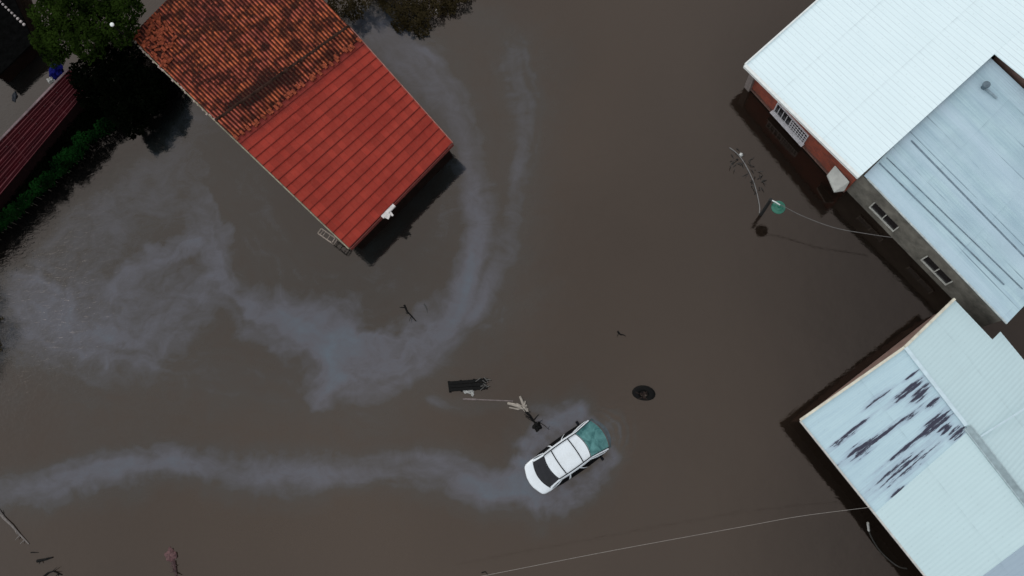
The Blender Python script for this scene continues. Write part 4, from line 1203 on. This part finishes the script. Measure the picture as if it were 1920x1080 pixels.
# ------------------------------------------------------------------ street lamp with green shade
LAMP_F = P(1427, 402, 0)
def street_lamp():
    f = LAMP_F; h = 2.15
    t = thing('street_lamp', f, 'black street lamp post with a round green shade in front of the grey house', 'street lamp')
    g = MB(); g.tube([f - Vector((0, 0, 1.6)), f, f + Vector((0, 0, h))], [.10, .085, .075], 12); g.ob('pole', simple('tarred_pole', (.006, .006, .006), .8, .3), t)
    s = P(1460, 388, h - .25)
    g = MB(); top = f + Vector((0, 0, h - .05))
    e = Vector((s.x, s.y, h + .02)); g.tube([top, top.lerp(e, .5) + Vector((0, 0, .05)), e], .03, 8)
    g.ob('arm', simple('galvanised_arm', (.55, .58, .56), .4, .15), t)
    gm, nt, b = mat('green_enamel'); b.inputs['Base Color'].default_value = (.012, .115, .075, 1); b.inputs['Roughness'].default_value = .35
    L(nt, mix(nt, noise(nt, geo(nt), 9, 3), (.008, .075, .05), (.02, .17, .11)), b.inputs['Base Color'])
    c = Vector((s.x, s.y, h - .28))
    g = MB(); g.lathe(c, [(.02, .22), (.06, .2), (.08, .12), (.17, .09), (.20, .05), (.31, .0), (.32, -.03), (.30, -.035), (.18, .02), (0, .04)], 28)
    sh_ = g.ob('lamp_shade', gm, t, smooth=False)
    g = MB(); g.lathe(c, [(.0, -.12), (.06, -.1), (.08, -.04), (.05, .02)], 14); g.ob('bulb', simple('milky_bulb', (.5, .5, .45), .4, .05), t)
    return e
lamp_e = street_lamp()
def cable(name, label, pts, r, mt, sag=0.0):
    pts = [Vector(p) for p in pts]
    out = []
    # catmull-rom
    for i in range(len(pts) - 1):
        p0 = pts[max(i - 1, 0)]; p1 = pts[i]; p2 = pts[i + 1]; p3 = pts[min(i + 2, len(pts) - 1)]
        for k_ in range(8):
            s = k_ / 8
            out.append(.5 * ((2 * p1) + (p2 - p0) * s + (2 * p0 - 5 * p1 + 4 * p2 - p3) * s * s + (3 * p1 - p0 - 3 * p2 + p3) * s ** 3))
    out.append(pts[-1])
    o = MB().tube(out, r, 6).ob(name, mt)
    return local_origin(tag(o, label, 'cable'))
cg = simple('grey_cable', (.12, .11, .105), .6, .2)
cable('cable', 'grey service cable sagging from the green lamp to the grey house wall', [lamp_e + Vector((0.02, 0, .03)), P(1505, 405, 1.75), P(1565, 427, 1.6), P(1630, 439, 1.55), P(1672, 445, 1.55)], .015, cg)
cable('cable', 'loose cable floating on the water from the lamp post to the drowned bush', [LAMP_F + Vector((-.08, .05, .02)), P(1424, 385, .03), P(1416, 350, .03), P(1406, 325, .03), P(1392, 300, .03), P(1380, 286, .03), P(1368, 277, .02)], .026, simple('faded_cable', (.17, .16, .155), .6, .2))
cable('cable', 'long thin white wire strung above the water towards the lower right house', [P(800, 1101, 3.2), P(905, 1080, 3.1), P(1150, 1032, 2.9), P(1390, 988, 2.7), P(1500, 968, 2.4), P(1632, 951, 1.9)], .0075, simple('white_wire', (.26, .23, .21), .5, .2))
cable('cable', 'black cable hanging along the lower right house into the water', [P(1627, 985, .5), P(1632, 1003, .25), P(1645, 1026, .08), P(1662, 1045, .05), P(1684, 1062, .2), P(1700, 1066, .8)], .03, simple('black_cable', (.02, .018, .015), .6, .3))
local_origin(tag(MB().tube([P(1627, 980, .75), P(1629, 995, .45)], .05, 8).ob('bottle', plw), 'small pale bottle hooked on the black cable beside the lower right house', 'bottle'))

# ------------------------------------------------------------------ car
def car():
    paint, nt, b = mat('white_car_paint')
    tco = N(nt, 'ShaderNodeTexCoord').outputs['Object']
    c = mix(nt, ramp(nt, noise(nt, tco, 2.5, 6, .7), [(.45, 0), (.8, .45)]), (.72, .75, .78), (.54, .54, .53))
    so = N(nt, 'ShaderNodeSeparateXYZ'); L(nt, tco, so.inputs[0])
    c = mix(nt, ramp(nt, math_(nt, 'ADD', math_(nt, 'SUBTRACT', so.outputs[2], .5), math_(nt, 'MULTIPLY', noise(nt, tco, 5, 4), .12)), [(.47, .75), (.55, 0.0)]), c, (.16, .125, .10))
    L(nt, c, b.inputs['Base Color'])
    b.inputs['Roughness'].default_value = .3; b.inputs['Coat Weight'].default_value = .4
    def glass(nm, lo, hi, r=.08):
        m, nt, b = mat(nm)
        p = N(nt, 'ShaderNodeTexCoord').outputs['Object']
        L(nt, mix(nt, ramp(nt, noise(nt, p, 2.4, 4, .6, .8), [(.35, 0), (.68, 1)]), lo, hi), b.inputs['Base Color'])
        b.inputs['Roughness'].default_value = r; b.inputs['Specular IOR Level'].default_value = .3
        return m
    teal = glass('wet_teal_windscreen', (.022, .095, .095), (.11, .27, .26))  # lighter teal mottling paints reflections into the glass colour
    dkg = glass('dark_tinted_glass', (.002, .002, .004), (.010, .009, .014), .35)
    seam = simple('black_seal', (.006, .007, .009), .8, .2, spec=.1)
    sgl = simple('black_side_glass', (.0015, .0015, .002), .6, .2, spec=.08)
    # pose
    rearp = P(991, 907, .25); frontp = P(1138, 813, .05)
    ax = Vector((.818, .575))      # heading, world xy
    th = math.atan2(ax.y, ax.x)
    t = thing('car', Vector((rearp.x, rearp.y, 0)), 'white car sunk to its windows in the flood with a teal windscreen', 'car')
    pitch = radians(2.0)
    Mt = Matrix.Rotation(th, 4, 'Z') @ Matrix.Rotation(pitch, 4, 'Y')
    t.rotation_euler = Mt.to_euler()
    DZ = -0.885    # lift: local z=0 is road level of the car; water meets about .85
    t.location = Vector((rearp.x, rearp.y, 0)) + Vector((0, 0, DZ))
    t.scale = (1.035, 1.045, 1.0)
    # shift so the roof is where the photo shows it
    def hw(x):
        ks = [(0, .60), (.06, .70), (.18, .77), (.5, .81), (1.0, .80), (3.4, .80), (4.0, .80), (4.5, .74), (4.75, .60), (4.85, .45)]
        for (a, p), (b_, q) in zip(ks[:-1], ks[1:]):
            if x <= b_: return p + (q - p) * (x - a) / (b_ - a)
        return .45
    def deck(x):
        ks = [(0, .93), (.08, 1.0), (.45, 1.04), (1.2, 1.0), (3.3, 1.0), (3.9, 1.0), (4.5, .86), (4.85, .62)]
        for (a, p), (b_, q) in zip(ks[:-1], ks[1:]):
            if x <= b_: return p + (q - p) * (x - a) / (b_ - a)
        return .62
    xs = [0, .02, .06, .12, .2, .35, .6, .9, 1.3, 1.8, 2.3, 2.8, 3.3, 3.7, 4.0, 4.3, 4.55, 4.7, 4.8, 4.85]
    vs = []; K = 15
    for x in xs:
        w, d = hw(x), deck(x)
        # rounded nose/tail: lateral points pull forward
        prof = [(-1, .25), (-1.0, .55), (-1.0, d - .16), (-.985, d - .07), (-.93, d - .015), (-.75, d + .008), (-.4, d + .022), (0, d + .03)]
        prof = prof + [(-a, z) for a, z in prof[-2::-1]]
        for (a, z) in prof:
            bow = .16 * (a * a) * max(0, 1 - x / .6) - .20 * (a * a) * max(0, (x - 4.2) / .65)
            vs.append((x + bow, a * w, z))
    fs = [(i * K + j, i * K + j + 1, (i + 1) * K + j + 1, (i + 1) * K + j) for i in range(len(xs) - 1) for j in range(K - 1)]
    fs.append(tuple(range(K))); n0 = (len(xs) - 1) * K; fs.append(tuple(n0 + j for j in range(K))[::-1])
    fs += [(i * K + K - 1, i * K, (i + 1) * K, (i + 1) * K + K - 1) for i in range(len(xs) - 1)]
    obj('body', vs, fs, paint, t, smooth=True, local=True)
    # cabin: base and roof outlines
    def side_curve(which, lvl):
        # returns f(u) for u in 0..1
        if which == 'F':
            return (lambda u: Vector((4.06 - .24 * (2 * u - 1) ** 2, (1 - 2 * u) * .79, .99))) if lvl == 0 else (lambda u: Vector((3.03 - .15 * (2 * u - 1) ** 2, (1 - 2 * u) * .66, 1.47)))
        if which == 'R':
            return (lambda u: Vector((.46 + .22 * (2 * u - 1) ** 2, (1 - 2 * u) * .73, 1.03))) if lvl == 0 else (lambda u: Vector((1.13 + .15 * (2 * u - 1) ** 2, (1 - 2 * u) * .66, 1.46)))
        s = 1 if which == 'L' else -1
        return (lambda u: Vector((.68 + (3.82 - .68) * u, s * (.775 + .09 * sin(pi * u) ** .7 + (.015 * u)), .97))) if lvl == 0 else (lambda u: Vector((1.28 + (2.88 - 1.28) * u, s * (.665 + .025 * sin(pi * u)), 1.465)))
    def patch(which, u0, u1, v0, v1, off, nu=14, nv=6, bulge=.03):
        f0, f1 = side_curve(which, 0), side_curve(which, 1)
        vs = []
        for j in range(nv + 1):
            v = v0 + (v1 - v0) * j / nv
            for i in range(nu + 1):
                u = u0 + (u1 - u0) * i / nu
                a, b_ = f0(u), f1(u)
                p = a.lerp(b_, v)
                out = Vector({'F': (1, 0, .9), 'R': (-1, 0, .9), 'L': (0, 1, .45), 'Q': (0, -1, .45)}[which]).normalized()
                p = p + out * (off + bulge * sin(pi * v))
                vs.append(p)
        K = nu + 1
        return vs, [(j * K + i, j * K + i + 1, (j + 1) * K + i + 1, (j + 1) * K + i) for j in range(nv) for i in range(nu)]
    g = MB()
    for w_ in 'FRLQ': g.add(*patch(w_, 0, 1, 0, 1, 0))
    g.ob('pillars', paint, t, local=True, smooth=True)
    # roof skin
    nU, nV = 24, 16; vs = []
    fF, fR = side_curve('F', 1), side_curve('R', 1)
    for j in range(nV + 1):
        s = j / nV
        for i in range(nU + 1):
            u = i / nU
            p = fR(u).lerp(fF(u), s); y = (2 * u - 1)
            wy = .66 + .028 * sin(pi * s)
            vs.append(Vector((p.x, -y * wy, 1.465 + .055 * (1 - y ** 4) * (.6 + .4 * sin(pi * s)))))
    K = nU + 1
    fs = [(j * K + i, j * K + i + 1, (j + 1) * K + i + 1, (j + 1) * K + i) for j in range(nV) for i in range(nU)]
    obj('roof', vs, fs, paint, t, smooth=True, local=True)
    # glass
    v, f = patch('F', .045, .955, .03, .97, .012); obj('windscreen', v, f, teal, t, smooth=True, local=True)
    v, f = patch('R', .05, .95, .06, .97, .012); obj('rear_window', v, f, dkg, t, smooth=True, local=True)
    for w_ in 'LQ':
        for (u0, u1) in ((.05, .27), (.31, .58), (.62, .93)):
            v, f = patch(w_, u0, u1, .0, .90, .016, nu=8); obj('side_window', v, f, sgl, t, smooth=True, local=True)
    # roof seams : rails along and bars across
    for s in (-1, 1):
        g = MB()
        pts = [Vector((1.22 + (2.95 - 1.22) * i / 10, s * (.60 + .025 * sin(pi * i / 10)), 1.515)) for i in range(11)]
        g.tube(pts, .022, 6); g.ob('roof_rail', seam, t, local=True)
    for x in (1.62, 2.52):
        g = MB(); g.tube([Vector((x + (-.03 if x < 2 else .03) * (1 - (y / .58) ** 2), y, 1.53 - .018 * (y / .58) ** 4)) for y in [(-.58 + 1.16 * i / 12) for i in range(13)]], .023, 6)
        g.ob('roof_bar', seam, t, local=True)
    # edge seals of the glass
    for (w_, v_) in (('F', .985), ('R', .985), ('R', .03)):
        fa, fb = side_curve(w_, 0), side_curve(w_, 1)
        pts = [fa(.03 + .94 * i / 12).lerp(fb(.03 + .94 * i / 12), v_) + Vector((0, 0, .015)) for i in range(13)]
        g = MB(); g.tube(pts, .014, 6); g.ob('window_seal', seam, t, local=True)
    for s in (-1, 1):
        w_ = 'L' if s > 0 else 'Q'
        fa, fb = side_curve('F', 0), side_curve('F', 1); u = .045 if s > 0 else .955
        g = MB(); g.tube([fa(u).lerp(fb(u), q) + Vector((0.01, 0, .03 + .03 * sin(pi * q))) for q in (0, .25, .5, .75, 1)], .014, 6); g.ob('window_seal', seam, t, local=True)
    # cowl under the windscreen
    g = MB(); fa = side_curve('F', 0)
    pts = [fa(.03 + .94 * i / 12) + Vector((.05, 0, .005)) for i in range(13)]
    g.tube(pts, .05, 8); g.ob('cowl', simple('wet_slate_cowl', (.012, .03, .035), .3, .3), t, local=True)
    vs = []; 
    for j in range(5):
        for i in range(19):
            q = i / 18; y = 1 - 2 * q; p = fa(.02 + .96 * q)
            vs.append((p.x + .03 + (.30 - .17 * y * y) * j / 4, p.y * (1 - .03 * j / 4), 1.055 - .008 * j - .02 * (y ** 4)))
    fs = [(j * 19 + i, j * 19 + i + 1, (j + 1) * 19 + i + 1, (j + 1) * 19 + i) for j in range(4) for i in range(18)]
    obj('bonnet', vs, fs, simple('bonnet_under_mud_film', (.040, .052, .060), .15, .45, 4), t, smooth=True, local=True)
    # mirrors, door handles, tail lamps, wipers
    for s in (-1, 1):
        g = MB(); g.box((3.30, s * .93, 1.03), (.12, .20, .13)); m = g.ob('wing_mirror', seam, t, local=True, bevel=.03)
    g = MB(); g.tube([Vector((3.86, .35, 1.04)), Vector((3.62, -.2, 1.19))], .012, 5); g.tube([Vector((3.86, -.15, 1.045)), Vector((3.55, -.55, 1.19))], .012, 5)
    g.ob('wipers', seam, t, local=True)
    g = MB(); g.tube([Vector((.62, .0, 1.14)), Vector((.78, .38, 1.245))], .010, 5); g.ob('rear_wiper', seam, t, local=True)
    for x in (.62, 3.9):
        for s in (-1, 1):
            g = MB(); Mx = Matrix.Rotation(pi / 2, 3, 'X')
            g.lathe((x if x > 1 else .85, s * .72, .31), [(0, -.1), (.2, -.1), (.31, -.09), (.32, 0), (.31, .09), (.2, .1), (0, .1)], 24, Mx)
            wv = g.ob('wheel', drift, t, local=True)
car()
